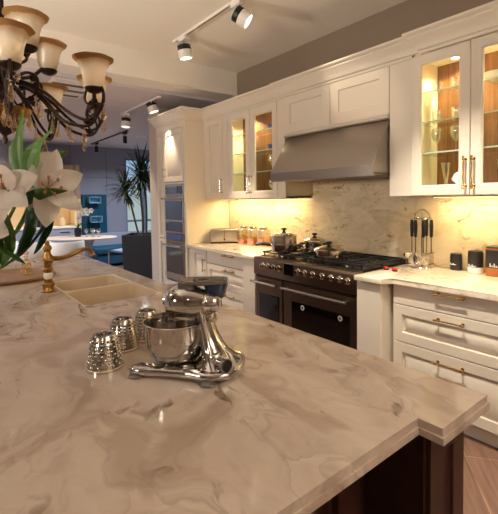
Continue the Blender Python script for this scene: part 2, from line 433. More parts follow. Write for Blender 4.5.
# ================================================================== TALL OVEN TOWER
YT = 2.40
tw = thing('tall_oven_cabinet', 'tall cream oven housing cabinet with two built-in ovens beside the grey wall end', 'cabinet', (-4.635,2.73,0))
b = MB()
b.box(-5.02,-4.99,YT+.02,3.055,.10,2.42); b.box(-4.28,-4.25,YT+.02,3.055,.10,2.42); b.box(-4.99,-4.28,3.03,3.055,.1,2.42)
b.box(-4.99,-4.28,YT+.02,3.03,2.38,2.42); b.box(-4.99,-4.28,YT+.02,3.03,.10,.14); b.box(-4.99,-4.28,YT+.03,3.03,1.655,1.675); b.box(-4.99,-4.28,YT+.03,3.03,.905,.92); b.box(-4.99,-4.28,YT+.03,3.03,.41,.428)
b.box(-4.825,-4.805,YT+.02,3.03,.14,2.38)
b.box(-5.0,-4.27,YT+.07,3.03,0,.10)
b.build('carcass', CREAM, tw)
b = MB(); b.box(-4.30,-4.25,YT,YT+.02,.10,2.42,.002); b.box(-5.02,-4.99,YT,YT+.02,.10,2.42,.002); b.box(-4.99,-4.30,YT,YT+.02,2.34,2.42,.002); b.box(-4.80,-4.30,YT,YT+.02,1.652,1.672,.001)
b.box(-4.83,-4.795,YT,YT+.02,.10,2.34,.002)
b.build('face_frame', CREAM, tw)
d = MB().door(-4.79,-4.305,1.68,2.335,YT-.004,.02,.06).build('door', CREAM, tw)
bar_handle((-4.765,YT-.004,1.80),'z',.11,d, CHROME_S)
MB().door(-4.985,-4.835,.95,2.335,YT-.004,.02,.035).build('door', CREAM, tw)
MB().door(-4.985,-4.835,.115,.94,YT-.004,.02,.035).build('door', CREAM, tw)
d = MB().door(-4.79,-4.305,.115,.405,YT-.004,.02,.05).build('drawer', CREAM, tw)
bar_handle((-4.55,YT-.004,.36),'x',.14,d)

ov = thing('built_in_oven', 'upper built-in steel oven with tall glass door and blue display in the oven tower', 'oven', (-4.55,2.7,.93))
b = MB(); b.box(-4.785,-4.31,YT+.02,2.95,.93,1.645); b.box(-4.79,-4.305,YT-.006,YT+.02,1.50,1.645,.003); b.build('casing', STEEL, ov)
MB().box(-4.76,-4.45,YT-.012,YT-.006,1.525,1.62,.002).build('upper_window', BLACKGLASS, ov)
MB().box(-4.43,-4.33,YT-.011,YT-.006,1.525,1.62,.002).build('control_panel', DISPLAY, ov)
d = MB().box(-4.79,-4.305,YT-.014,YT+.018,1.03,1.495,.003).build('door', STEEL, ov)
MB().box(-4.765,-4.33,YT-.018,YT-.013,1.20,1.44,.002).build('door_glass', BLACKGLASS, d)
MB().box(-4.765,-4.33,YT-.018,YT-.013,1.05,1.18,.002).build('door_glass', BLACKGLASS, d)
bar_handle((-4.55,YT-.014,1.47),'x',.46,d, STEEL, .009, .045)
b = MB(); b.box(-4.79,-4.305,YT-.008,YT+.018,.925,1.025,.003); p = b.build('fascia', DARKSTEEL, ov)
MB().box(-4.74,-4.36,YT-.012,YT-.007,.945,1.01,.002).build('display', BLUEDISP, p)
ov2 = thing('built_in_oven', 'lower built-in oven with dark glass door under the upper oven in the tower', 'oven', (-4.55,2.7,.43))
MB().box(-4.785,-4.31,YT+.02,2.95,.43,.90).build('casing', STEEL, ov2)
d = MB().box(-4.79,-4.305,YT-.012,YT+.018,.435,.90,.003).build('door', STEEL, ov2)
MB().box(-4.77,-4.325,YT-.016,YT-.011,.52,.845,.002).build('door_glass', BLACKGLASS, d)
bar_handle((-4.55,YT-.012,.873),'x',.44,d, STEEL, .009, .045)

# ================================================================== BASE UNITS AND WORKTOPS
YB = 2.42
def base_carcass(x0, x1, root, y0=YB+.02):
    b = MB(); b.box(x0,x0+.018,y0,3.03,.10,.873); b.box(x1-.018,x1,y0,3.03,.10,.873); b.box(x0,x1,y0,3.03,.10,.118); b.box(x0,x1,3.015,3.033,.10,.873); b.box(x0,x1,y0,3.03,.857,.873)
    b.build('carcass', CREAM, root)
    MB().box(x0,x1,y0+.05,y0+.07,0,.10).build('plinth', CREAM, root)
r = thing('base_cabinet', 'cream base cabinet with one narrow panelled door beside the oven tower', 'cabinet', (-4.05,2.73,0))
base_carcass(-4.245,-3.85,r)
MB().box(-4.245,-4.165,YB,YB+.02,.10,.873,.002).build('filler_panel', CREAM, r)
d = MB().door(-4.16,-3.855,.11,.868,YB,.02,.05).build('door', CREAM, r)
bar_handle((-3.885,YB,.70),'z',.14,d, BRASS)
def drawer_unit(x0, x1, label, hx=None, hl=.17):
    r = thing('drawer_cabinet', label, 'cabinet', ((x0+x1)/2,2.73,0))
    base_carcass(x0,x1,r); hx = hx or (x0+x1)/2
    for z0, z1, st, hz in ((.737,.870,'flat',.85),(.485,.731,'raised',.692),(.115,.479,'raised',.425)):
        d = MB().door(x0+.004,x1-.004,z0,z1,YB,.02,.062,st).build('drawer', CREAM, r)
        bar_handle((hx,YB,hz),'x',hl,d)
    return r
drawer_unit(-3.845,-3.09,'cream three drawer base cabinet with brass handles left of the range', -3.40)
drawer_unit(-1.50,-.73,'cream three drawer base cabinet with brass handles right of the range', -1.115)
def pilaster(x0, x1, y0, label):
    r = thing('pilaster_cabinet', label, 'cabinet', ((x0+x1)/2,2.7,0))
    MB().box(x0,x1,y0+.012,3.03,.0,.872,.002).build('carcass', CREAM, r)
    MB().door(x0+.004,x1-.004,.10,.868,y0,.012,.035,'flat').build('front_panel', CREAM, r)
    MB().box(x0-.004,x1+.004,y0-.008,y0+.05,0,.095,.006).build('plinth_block', CREAM, r)
pilaster(-3.085,-2.90,2.36,'narrow plain cream pilaster unit at the left side of the range')
pilaster(-1.715,-1.52,2.31,'plain cream pilaster unit projecting at the right side of the range')

def worktop(poly, label):
    b = MB(); b.extrude(poly, .874, .909, bev=.005, seg=2)
    return ob(b, 'marble_worktop', CTOP, label, 'worktop')
worktop([(-4.247,2.39),(-3.12,2.39),(-3.095,2.345),(-2.885,2.345),(-2.885,3.058),(-4.247,3.058)], 'pale marble worktop between oven tower and range, holding toaster and jars')
worktop([(-1.718,2.285),(-1.505,2.285),(-1.48,2.385),(-.70,2.385),(-.70,3.058),(-1.718,3.058)], 'pale marble worktop right of the range, holding utensil stand and canisters')

# ================================================================== RANGE COOKER
YR = 2.36; RX0, RX1 = -2.88, -1.735
rg = thing('range_cooker', 'wide bronzed steel double oven range cooker with gas hob and steel knobs', 'cooker', ((RX0+RX1)/2,2.7,0))
b = MB(); b.box(RX0,RX1,YR+.03,3.03,.12,.905,.003); b.box(RX0+.03,RX1-.03,YR+.08,3.0,0,.12); b.build('body', DARKSTEEL, rg)
b = MB(); b.extrude([(YR-.03,.755),(YR-.03,.90),(YR-.018,.918),(YR+.06,.918),(YR+.06,.755)], RX0, RX1, lambda u,v,h:(h,u,v), .003); b.build('control_panel', DARKSTEEL, rg)
MB().box(-2.47,-2.36,YR-.034,YR-.029,.80,.895,.002).build('display', DISPLAY, rg)
KX = [-2.745,-2.675,-2.605,-2.535,-2.30,-2.225,-2.14,-2.045,-1.955,-1.875,-1.80]
for x in KX:
    k = MB(); k.lathe([(.027,0),(.027,.006),(.020,.010),(.018,.034),(.015,.037)], (x,YR-.03,.848), (0,-1,0), 18); k = k.build('knob', CHROME_S, rg)
    MB().box(x-.003,x+.003,YR-.074,YR-.066,.834,.866,.001).build('knob_grip', CHROME, k)
b = MB(); b.box(RX0,RX1,YR-.004,YR+.03,.738,.752); b.build('panel_gap', BLACK, rg)
for x0, x1, hx0, hx1, wx0, wx1, wz in ((RX0,-2.515,-2.885,-2.55,-2.825,-2.555,(.35,.585)), (-2.505,RX1,-2.475,-1.80,-2.40,-1.80,(.35,.585))):
    d = MB().box(x0+.003,x1-.003,YR-.012,YR+.028,.30,.735,.004).build('oven_door', DARKSTEEL, rg)
    MB().box(wx0,wx1,YR-.016,YR-.011,wz[0],wz[1],.002).build('door_glass', BLACKGLASS, d)
    MB().box(wx0-.01,wx1+.01,YR-.017,YR-.011,.318,.338,.002).build('lower_trim', STEEL, d)
    h = MB(); h.tube([(hx0,YR-.062,.69),(hx1,YR-.062,.69)], .011, 12)
    for x in (hx0+.03, hx1-.03): h.cyl((x,YR-.062,.69),(x,YR-.012,.69),.009)
    for x in (hx0,hx1): h.cyl((x-.004,YR-.062,.69),(x+.004,YR-.062,.69),.0125)
    h.build('handle', STEEL, d)
    if x0 > -2.6:
        for x in (-2.27,-1.885):
            q = MB().cyl((x,YR-.0165,.553),(x,YR-.019,.553),.021,n=20).build('round_badge', CHALK, d); q['label'] = 'white round sticker on the oven glass'
            MB().lathe([(.007,0),(.011,0),(.011,.0008),(.007,.0008)], (x,YR-.019,.553),(0,-1,0),16).build('badge_print', GREYPL, q)
MB().box(RX0+.003,RX1-.003,YR-.008,YR+.028,.125,.293,.004).build('storage_drawer', DARKSTEEL, rg)
b = MB(); b.box(RX0+.01,RX1-.01,YR+.055,3.025,.904,.922,.004); b.build('hob_top', mat('dark_hob_steel', lin(58,56,56), .25, .9), rg)
MB().box(RX0,RX1,2.99,3.03,.90,.945,.004).build('rear_upstand', DARKSTEEL, rg)
BX = [(-2.68,2.52),(-2.68,2.84),(-2.31,2.68),(-1.94,2.52),(-1.94,2.84)]
for i, (x, y) in enumerate(BX):
    R = .062 if i == 2 else .045
    bn = MB().lathe([(R,0),(R,.010),(R*.8,.014)], (x,y,.922), n=24).build('burner', CHROME_S, rg)
    MB().lathe([(R*.72,0),(R*.74,.006),(R*.5,.010),(.001,.010)], (x,y,.935), n=20).build('burner_cap', CASTIRON, bn)
for x0, x1 in ((-2.865,-2.50),(-2.49,-2.13),(-2.12,-1.75)):
    g = MB(); y0, y1 = 2.425, 2.975; z0, z1 = .944, .957; w = .011
    for a in (x0, x1-w): g.box(a,a+w,y0,y1,z0,z1,.002)
    for a in (y0, (y0+y1)/2-w/2, y1-w): g.box(x0,x1,a,a+w,z0,z1,.002)
    xc = (x0+x1)/2; g.box(xc-w/2,xc+w/2,y0,y1,z0,z1,.002)
    for yy in (2.52,2.84): g.box(x0,x1,yy-w/2,yy+w/2,z0,z1,.002)
    for a in (x0+.01,x1-.02):
        for c in (y0+.01,y1-.02,2.695): g.box(a,a+.01,c,c+.01,.921,.946)
    g.build('pan_support', CASTIRON, rg)

# ================================================================== COOKER HOOD
hd = thing('cooker_hood', 'brushed steel sloping canopy cooker hood above the range', 'cooker hood', (-2.21,2.8,1.6))
HX0, HX1 = -2.765, -1.678
b = MB(); b.extrude([(2.447,1.602),(2.447,1.682),(2.665,2.026),(3.03,2.026),(3.03,1.602),(3.0,1.602),(3.0,1.63),(2.47,1.63),(2.47,1.602)], HX0, HX1, lambda u,v,h:(h,u,v), .002, 1); b.build('canopy', STEEL_V, hd)
MB().box(HX0+.002,HX1-.002,2.444,2.448,1.603,1.681,.001).build('front_lip', STEEL, hd)
for k in range(3):
    x0 = HX0+.04+k*.345; f = MB(); f.box(x0,x0+.33,2.48,2.99,1.615,1.628,.003)
    for j in range(10): f.box(x0+.02+j*.03,x0+.032+j*.03,2.5,2.97,1.610,1.616)
    f.build('grease_filter', STEEL, hd)

# ================================================================== WALL UNITS
YU = 2.67
def glass_door(root, x0, x1, z0, z1, y, hx, hz, hl, hm, w=.07, name='glazed_door'):
    b = MB(); b.frame(x0,x1,z0,z1,y,.02,w)
    d = b.build(name, CREAM, root)
    MB().box(x0+w-.008,x1-w+.008,y+.010,y+.014,z0+w-.008,z1-w+.008).build('pane', PANE, d, 0)
    bar_handle((hx,y,hz),'z',hl,d,hm,.0055)
    return d
def cab_box(root, x0, x1, y, z0, z1, sh, mid=None, backm=BACKWOOD):
    b = MB(); t = .018; y0 = y+.022
    b.box(x0,x0+t,y0,3.055,z0,z1); b.box(x1-t,x1,y0,3.055,z0,z1); b.box(x0,x1,y0,3.055,z0,z0+t); b.box(x0,x1,y0,3.055,z1-t,z1)
    if mid: b.box(mid-.009,mid+.009,y0,3.04,z0,z1)
    b.build('carcass', CREAM_IN, root)
    MB().box(x0+t,x1-t,2.955,2.970,z0+t,z1-t).build('back_board', backm, root)
    for z in sh: MB().box(x0+t+.002,x1-t-.002,y0+.03,2.95,z-.004,z+.004).build('glass_shelf', SHELFGLASS, root); MB().box(x0+t+.002,x1-t-.002,y0+.027,y0+.0295,z-.0045,z+.0045).build('shelf_edge', EDGEGLASS, root)
# left pair + solid door
ul = thing('wall_cabinet', 'cream wall cabinet with one solid panelled door beside the oven tower', 'cabinet', (-4.05,2.85,1.45))
b = MB(); b.box(-4.247,-3.845,YU+.022,3.055,1.455,2.42); b.build('carcass', CREAM_IN, ul)
MB().box(-4.247,-4.20,YU+.001,YU+.022,1.455,2.42,.001).build('filler_panel', CREAM, ul)
d = MB().door(-4.197,-3.848,1.458,2.405,YU,.02,.062,'raised').build('door', CREAM, ul)
bar_handle((-3.872,YU,1.605),'z',.17,d,CHROME_S,.0055)
SH_L = (1.735,1.955,2.165)
ug = thing('wall_cabinet', 'cream wall cabinet with two narrow glass doors left of the hood', 'cabinet', (-3.32,2.85,1.45))
cab_box(ug,-3.84,-2.80,YU,1.455,2.42,SH_L)
glass_door(ug,-3.74,-3.345,1.458,2.405,YU,-3.365,1.605,.19,CHROME_S,.078)
glass_door(ug,-3.34,-2.915,1.458,2.405,YU,-3.318,1.605,.19,CHROME_S,.078)
MB().box(-2.91,-2.80,YU,YU+.022,1.455,2.42,.001).build('stile', CREAM, ug); MB().box(-3.842,-3.745,YU,YU+.022,1.455,2.42,.001).build('stile', CREAM, ug)
# bridging unit over the hood
ub = thing('bridging_cabinet', 'cream panelled cabinet bridging over the steel cooker hood', 'cabinet', (-2.22,2.85,2.03))
YH = 2.65
MB().box(-2.797,-1.673,YH+.02,3.055,2.03,2.42).build('carcass', CREAM_IN, ub)
MB().door(-2.795,-2.232,2.065,2.418,YH,.02,.085,'shaker').build('flap_door', CREAM, ub)
MB().door(-2.228,-1.675,2.065,2.418,YH,.02,.085,'shaker').build('flap_door', CREAM, ub)
b = MB(); b.box(-2.797,-1.673,YH-.012,YH+.02,2.032,2.062,.006); b.box(-2.797,-1.673,YH-.02,YH+.01,2.048,2.06,.004); b.build('valance', CREAM, ub)
# right pair
YV = 2.61
ur = thing('wall_cabinet', 'cream wall cabinet with two wide glass doors holding glassware, right of the hood', 'cabinet', (-1.17,2.85,1.45))
SH_R = (1.745,1.955,2.155)
cab_box(ur,-1.485,-.70,YV,1.455,2.42,SH_R)
glass_door(ur,-1.476,-1.095,1.458,2.40,YV,-1.118,1.595,.19,BRASS,.068)
glass_door(ur,-1.090,-.702,1.458,2.40,YV,-1.068,1.595,.19,BRASS,.068)
up = thing('pilaster_unit', 'tall plain cream end panel between the hood and the right glass cabinet', 'cabinet panel', (-1.57,2.8,1.455))
MB().box(-1.670,-1.488,YH,3.055,1.455,2.42,.002).build('panel', CREAM, up)

# crown moulding swept round the tops of the units
prof = [(0,2.405),(.008,2.408),(.010,2.425),(.022,2.432),(.026,2.447),(.030,2.462),(.046,2.482),(.060,2.502),(.066,2.507),(.066,2.517),(.080,2.524),(.088,2.532),(.088,2.546),(0,2.546)]
path = [(-5.02,3.05),(-5.02,YT),(-4.25,YT),(-4.25,YU),(-2.80,YU),(-2.80,YH),(-1.41,YH),(-1.41,YV),(-.70,YV)]
b = MB(); rings = []
for i, p in enumerate(path):
    p = Vector(p)
    def nrm(a, c):
        t = (Vector(c)-Vector(a)).normalized(); return Vector((t.y, -t.x))
    if i == 0: m = nrm(path[0], path[1])
    elif i == len(path)-1: m = nrm(path[-2], path[-1])
    else:
        n1, n2 = nrm(path[i-1], path[i]), nrm(path[i], path[i+1]); m = (n1+n2)/(1+n1.dot(n2))
    rings.append([(p.x+m.x*o, p.y+m.y*o, z) for o, z in prof])
b.rings(rings)
ob(b, 'crown_moulding', CREAM, 'stepped cream crown moulding running along the tops of all wall units and tower', 'moulding', smooth=25)
# under-cabinet light bars
def light_bar(root, x0, x1):
    r = MB().box(x0,x1,2.84,2.88,1.443,1.455,.002).build('light_bar', CHROME_S, root)
    MB().box(x0+.01,x1-.01,2.845,2.875,1.440,1.4435,.001).build('diffuser', STRIP, r)
light_bar(ul,-4.19,-3.87); light_bar(ug,-3.81,-2.84); light_bar(ur,-1.45,-.74)

# ================================================================== ISLAND
il = thing('kitchen_island', 'dark walnut kitchen island with panelled end and corner post under a marble top', 'kitchen island', (-2.4,.4,0))
IY0, IY1 = -.46, 1.16
b = MB()
# carcass as walls round the sink so that the basins hang free
b.box(-4.10,-3.05,-.34,1.06,.10,.868); b.box(-2.03,-.66,-.34,1.06,.10,.868); b.box(-3.05,-2.03,-.34,.45,.10,.868); b.box(-3.05,-2.03,1.045,1.06,.10,.868); b.box(-3.05,-2.03,.45,1.045,.10,.12)
b.box(-4.05,-.74,-.28,1.0,0,.10)
b.build('carcass', DWOOD, il)
def mpx(p):   # front facing +x
    x, y, z = p; return (-y, x, z)
for y0, y1, x in ((-.26,.30,.64),(.31,.87,.64)):
    MB().door(y0,y1,.11,.862,x,.022,.085,'raised',mpx).build('end_panel', DWOOD, il)
def mpy(p):   # front facing +y
    x, y, z = p; return (-x, -y, z)
for k in range(5):
    x0 = .70+k*.675
    d = MB().door(x0,x0+.66,.11,.862,-1.082,.022,.085,'raised',mpy).build('side_door', DWOOD, il)
def post(x0,x1,y0,y1):
    p = MB().box(x0,x1,y0,y1,0,.872,.004).build('corner_post', DWOOD, il)
    MB().door(y0+.004,y1-.004,.12,.866,-x1-.012,.012,.062,'shaker',mpx).build('post_panel', DWOOD, p)
    MB().door(-x1+.004,-x0-.004,.12,.866,-y1-.012,.012,.062,'shaker',mpy).build('post_panel', DWOOD, p)
    MB().box(x0-.012,x1+.022,y0-.012,y1+.022,0,.11,.006).build('plinth_block', DWOOD, p)
post(-.70,-.485,.925,1.115); post(-.70,-.485,-.42,-.24)

xs = [-4.25,-2.95,-2.60,-2.525,-2.125,-.49,-.43]; ys = [-.46,-.22,.59,.905,1.04,1.165]
def cell(i, j):
    if i == 5: return j in (0, 3, 4)
    if i in (1, 2, 3) and 2 <= j <= 3: return False
    return True
def slab(z0, z1, off, bev):
    b = MB(); bm = b.bm; V = {}
    X = [xs[0]+off]+xs[1:5]+[xs[5]-off, xs[6]-off]; Y = [ys[0]+off, ys[1]-off, ys[2], ys[3]+off, ys[4], ys[5]-off]
    for k, z in ((0, z0), (1, z1)):
        for i, x in enumerate(X):
            for j, y in enumerate(Y): V[i,j,k] = None
    def g(i, j, k):
        if V[i,j,k] is None: V[i,j,k] = b.v((X[i], Y[j], (z0, z1)[k]))
        return V[i,j,k]
    ok = lambda i, j: 0 <= i < len(xs)-1 and 0 <= j < len(ys)-1 and cell(i, j)
    for i in range(len(xs)-1):
        for j in range(len(ys)-1):
            if not ok(i, j): continue
            b.f([g(i,j,1),g(i+1,j,1),g(i+1,j+1,1),g(i,j+1,1)]); b.f([g(i,j,0),g(i,j+1,0),g(i+1,j+1,0),g(i+1,j,0)])
            if not ok(i-1,j): b.f([g(i,j,0),g(i,j,1),g(i,j+1,1),g(i,j+1,0)])
            if not ok(i+1,j): b.f([g(i+1,j,0),g(i+1,j+1,0),g(i+1,j+1,1),g(i+1,j,1)])
            if not ok(i,j-1): b.f([g(i,j,0),g(i+1,j,0),g(i+1,j,1),g(i,j,1)])
            if not ok(i,j+1): b.f([g(i,j+1,0),g(i,j+1,1),g(i+1,j+1,1),g(i+1,j+1,0)])
    es = [e for e in bm.edges if len(e.link_faces) == 2 and e.calc_face_angle(0) > .5]
    bmesh.ops.bevel(bm, geom=es, offset=bev, segments=3, affect='EDGES', profile=.5)
    return b
bt = slab(.889, .910, .005, .009)
lo = slab(.872, .8895, 0, .004)
tmp = bpy.data.meshes.new('tmp'); lo.bm.to_mesh(tmp); bt.bm.from_mesh(tmp); bpy.data.meshes.remove(tmp)
ob(bt, 'island_worktop', TOP, 'large polished brown veined marble island worktop in the foreground', 'worktop', smooth=40)

sk = thing('undermount_sink', 'beige double bowl undermount sink set into the island worktop', 'sink', (-2.53,.815,.90))
for x0, x1, dz in ((-2.5595,-2.1265,.14),(-2.9485,-2.5605,.12)):
    y0, y1 = .5915, 1.0385; b = MB()
    def rr(ins, z, rad=.05):
        o = []
        for cx, cy, a0 in ((x1-ins-rad,y1-ins-rad,0),(x0+ins+rad,y1-ins-rad,90),(x0+ins+rad,y0+ins+rad,180),(x1-ins-rad,y0+ins+rad,270)):
            for k in range(5):
                a = math.radians(a0+k*22.5); o.append((cx+rad*math.cos(a), cy+rad*math.sin(a), z))
        return o
    b.rings([rr(0,.885,.006),rr(0,.906,.006),rr(.012,.9065,.045),rr(.017,.903,.045),rr(.020,.89,.045),rr(.026,.90-dz,.045),rr(.05,.885-dz,.045)], False, True)
    bs = b.build('basin', RESIN, sk, 40)
    MB().lathe([(.04,0),(.043,.003),(.03,.004),(.026,-.002)], ((x0+x1)/2,.815,.8855-dz), n=20).build('drain', CHROME_S, bs)

fc = thing('kitchen_faucet', 'antique gold swan neck kitchen tap with white ceramic collar beside the sink', 'tap', (-2.62,.53,.91))
b = MB(); b.lathe([(.042,0.91),(.042,0.9169),(.034,0.9238),(.030,0.9401),(.036,0.9504),(.036,0.9599),(.026,0.9685),(.024,0.9874)], (-2.62,.53,0), n=20); b.build('base', AGEDBRASS, fc)
b = MB(); b.lathe([(.022,0.9874),(.027,0.9977),(.028,1.0132),(.022,1.0261)], (-2.62,.53,0), n=20); c = b.build('collar', CERAMIC, fc)
b = MB(); b.lathe([(.022,1.0261),(.030,1.0347),(.030,1.0476),(.021,1.0579),(.021,1.0906),(.028,1.0992),(.028,1.125),(.020,1.1379),(.020,1.1594),(.027,1.168),(.022,1.1852),(.012,1.1938),(.015,1.2024),(.008,1.2153)], (-2.62,.53,0), n=20); b.build('column', AGEDBRASS, fc)
P = spline([(-2.62,.54,1.1121),(-2.63,.60,1.1035),(-2.64,.67,1.1164),(-2.645,.73,1.1405),(-2.65,.775,1.1405),(-2.655,.80,1.1207),(-2.655,.805,1.0992)])
n = len(P); b = MB(); b.tube(P, [.016-.004*min(1, i/n*1.6) if i < n-4 else .012+.003*(i-n+4) for i in range(n)], 12); b.build('spout', AGEDBRASS, fc)
b = MB(); b.tube([(-2.60,.53,1.0734),(-2.555,.53,1.0863),(-2.53,.53,1.1035)], [.007,.008,.011], 10); b.ball((-2.53,.53,1.1052),.013,10,8); b.build('lever', AGEDBRASS, fc)

# ------------------------------------------------------------------ round tray
b = MB(); b.lathe([(.27,0),(.285,.006),(.288,.022),(.28,.026),(.262,.018),(.0,.016)], n=48)
ob(MB(Matrix.Translation((-3.27,.42,.91))).lathe([(.265,0),(.285,.006),(.288,.022),(.28,.026),(.262,.016),(.001,.015)], n=48), 'round_tray', TRAYWOOD, 'round brown wooden tray lying at the far end of the island', 'tray')
b.bm.free()
# crystal bottle standing on the tray
cb = thing('crystal_decanter', 'small amber cut crystal decanter standing on the round wooden tray', 'decanter', (-3.27,.52,.926))
b = MB(); b.lathe([(.030,0),(.036,.004),(.040,.03),(.042,.06),(.034,.085),(.014,.10),(.012,.125),(.018,.132)], (-3.27,.52,.926), n=10); b.build('bottle', AMBERGLASS, cb, 10)
MB().ball((-3.27,.52,1.078),(.018,.018,.024),8,5).build('stopper', AMBERGLASS, cb, 10)

# ================================================================== STAND MIXER
MX = Matrix.Translation((0,0,0))
mx = thing('stand_mixer', 'polished chrome stand mixer with steel bowl and grey slicer hopper on the island', 'stand mixer')
# local frame: +x towards the bowl end, z up
def oval(cx, cy, rx, ry, z, n=28, p=2.6):
    o = []
    for i in range(n):
        a = 2*PI*i/n; c, s_ = math.cos(a), math.sin(a)
        o.append((cx+rx*math.copysign(abs(c)**(2/p), c), cy+ry*math.copysign(abs(s_)**(2/p), s_), z))
    return o
def outline(s, z):
    """base plate seen from above: broad at the column, two arms round the bowl end"""
    pts = [(-.098,0),(-.094,.05),(-.07,.09),(-.02,.112),(.05,.105),(.12,.108),(.19,.116),(.225,.114),(.238,.096),(.226,.078),(.18,.074),(.12,.074),(.07,.06),(.05,0)]
    full = pts+[(x,-y) for x, y in pts[-2:0:-1]]
    P = spline([(x,y,0) for x, y in full]+[(full[0][0],full[0][1],0)], 4)[:-1]
    c = Vector((.04,0,0)); return [((p-c)*s+c)+Vector((0,0,z)) for p in P]
b = MB(); b.rings([outline(.96,.009),outline(1.0,.013),outline(1.0,.023),outline(.975,.029),outline(.93,.032)], True, True)
b.build('base', CHROME, mx, 50)
for x, y in ((.212,.098),(.212,-.098),(-.022,.100),(-.022,-.100)):
    MB().lathe([(.024,0),(.028,.003),(.024,.008),(.014,.014)], (x,y,0), n=18).build('foot', GREYPL, mx)
sec = [(-.020,.072,.095,.028),(-.018,.055,.078,.038),(-.012,.040,.058,.060),(.004,.032,.046,.09),(.014,.027,.040,.12),(.023,.025,.036,.15),(.030,.028,.034,.175),(.034,.032,.032,.20)]
b = MB(); b.rings([oval(cx,0,rx,ry,z,28,2.3) for cx,rx,ry,z in sec]); b.build('column', CHROME, mx, 60)
b = MB()
for sgn in (1,-1):
    b.tube(spline([(.030,sgn*.030,.195),(.016,sgn*.036,.15),(.000,sgn*.045,.10),(-.018,sgn*.066,.055),(-.035,sgn*.088,.032)]), .0085, 8)
b.build('column_rib', CHROME, mx, 60)
b = MB(); b.lathe([(.001,-.030),(.016,-.028),(.027,-.020),(.033,-.006),(.037,.012),(.043,.030),(.053,.052),(.060,.078),(.062,.098),(.057,.124),(.044,.142),(.022,.153),(.001,.155)], (0,0,.212), (1,0,0), 32)
b.build('motor_head', CHROME, mx, 60)
b = MB(); b.lathe([(.036,.006),(.040,.008),(.041,.016),(.039,.018)], (0,0,.212), (1,0,0), 28, False, False); b.build('trim_band', CHROME_S, mx, 60)
MB().lathe([(.018,0),(.018,.008),(.013,.012),(.001,.013)], (.154,0,.216), (1,0,0), 20).build('hub_cap', CHROME_S, mx)
b = MB(); b.lathe([(.030,0),(.030,.010),(.020,.016),(.018,.04)], (.105,0,.168), (0,0,-1), 18); b.tube([(.105,0,.13),(.105,0,.10)], .010, 10); b.build('drive_shaft', CHROME_S, mx)
kd = Vector((-.80,.52,-.04)).normalized(); kp = Vector((-.030,.050,.052))
k = MB().lathe([(.024,0),(.024,.012),(.019,.016),(.019,.034),(.022,.038),(.022,.050)], kp, kd, 18).build('speed_knob', CHROME, mx)
MB().lathe([(.0185,0),(.017,.004),(.001,.005)], kp+kd*.050, kd, 18).build('knob_cap', BLACK, k)
MB().lathe([(.012,0),(.012,.012),(.016,.016),(.016,.024),(.010,.028)], (.004,.018,.176), (-.9,.35,0), 16).build('lock_knob', CHROME_S, mx)
b = MB(); b.lathe([(.045,.0),(.052,.0),(.055,.008),(.064,.018),(.086,.040),(.098,.070),(.102,.105),(.102,.140),(.1045,.145),(.102,.147),(.0995,.143),(.0985,.105),(.094,.072),(.080,.042),(.056,.02),(.001,.016)], (.125,0,.007), n=48)
bw = b.build('mixing_bowl', mat('bowl_steel', lin(190,184,178), .15, 1), mx, 50)
b = MB(); b.lathe([(.052,0),(.058,.0),(.058,.014),(.05,.016)], (.125,0,.001), n=32); b.build('bowl_seat', CHROME_S, mx)
HM = Matrix.Translation((.08,0,-.021)) @ Matrix.Rotation(math.radians(14),4,'Z') @ Matrix.Translation((-.08,0,0))
b = MB(HM); b.box(.055,.105,-.030,.030,.262,.292,.006,2); b.box(.060,.108,-.034,.034,.276,.306,.006,2); b.build('feed_neck', GREYPL, mx)
def rrect(x0,x1,y0,y1,z,rad):
    o = []
    for cx, cy, a0 in ((x1-rad,y1-rad,0),(x0+rad,y1-rad,90),(x0+rad,y0+rad,180),(x1-rad,y0+rad,270)):
        for q in range(5):
            a = math.radians(a0+q*22.5); o.append((cx+rad*math.cos(a), cy+rad*math.sin(a), z))
    return o
b = MB(HM); X0, X1, Y0, Y1 = -.046,.100,-.040,.040
b.rings([rrect(X0+.012,X1-.012,Y0+.012,Y1-.012,.290,.024),rrect(X0,X1,Y0,Y1,.296,.03),rrect(X0-.002,X1+.002,Y0-.002,Y1+.002,.307,.031),rrect(X0+.006,X1-.006,Y0+.006,Y1-.006,.307,.026),rrect(X0+.012,X1-.012,Y0+.012,Y1-.012,.298,.022)])
tr = b.build('hopper_tray', GREYPL, mx, 40)
MB(HM).lathe([(.020,0),(.022,.001),(.022,.008),(.019,.008),(.019,.001)], (.03,0,.297), n=20, cap0=False, cap1=False).build('feed_opening', CHROME_S, tr)
MB(HM).lathe([(.018,0),(.001,.0005)], (.03,0,.2985), n=20).build('feed_hole', BLACK, tr)
b = MB(HM); b.rings([oval(-.008,-.018,.016,.022,.238,24),oval(-.008,-.018,.030,.034,.248,24),oval(-.008,-.018,.036,.040,.275,24),oval(-.008,-.018,.040,.043,.291,24)]); b.build('pusher_cup', NAVY, mx, 50)
mx.location = (-1.054,.680,.9105); ANG = math.atan2(-.60,-.80); mx.rotation_euler = (0,0,ANG)

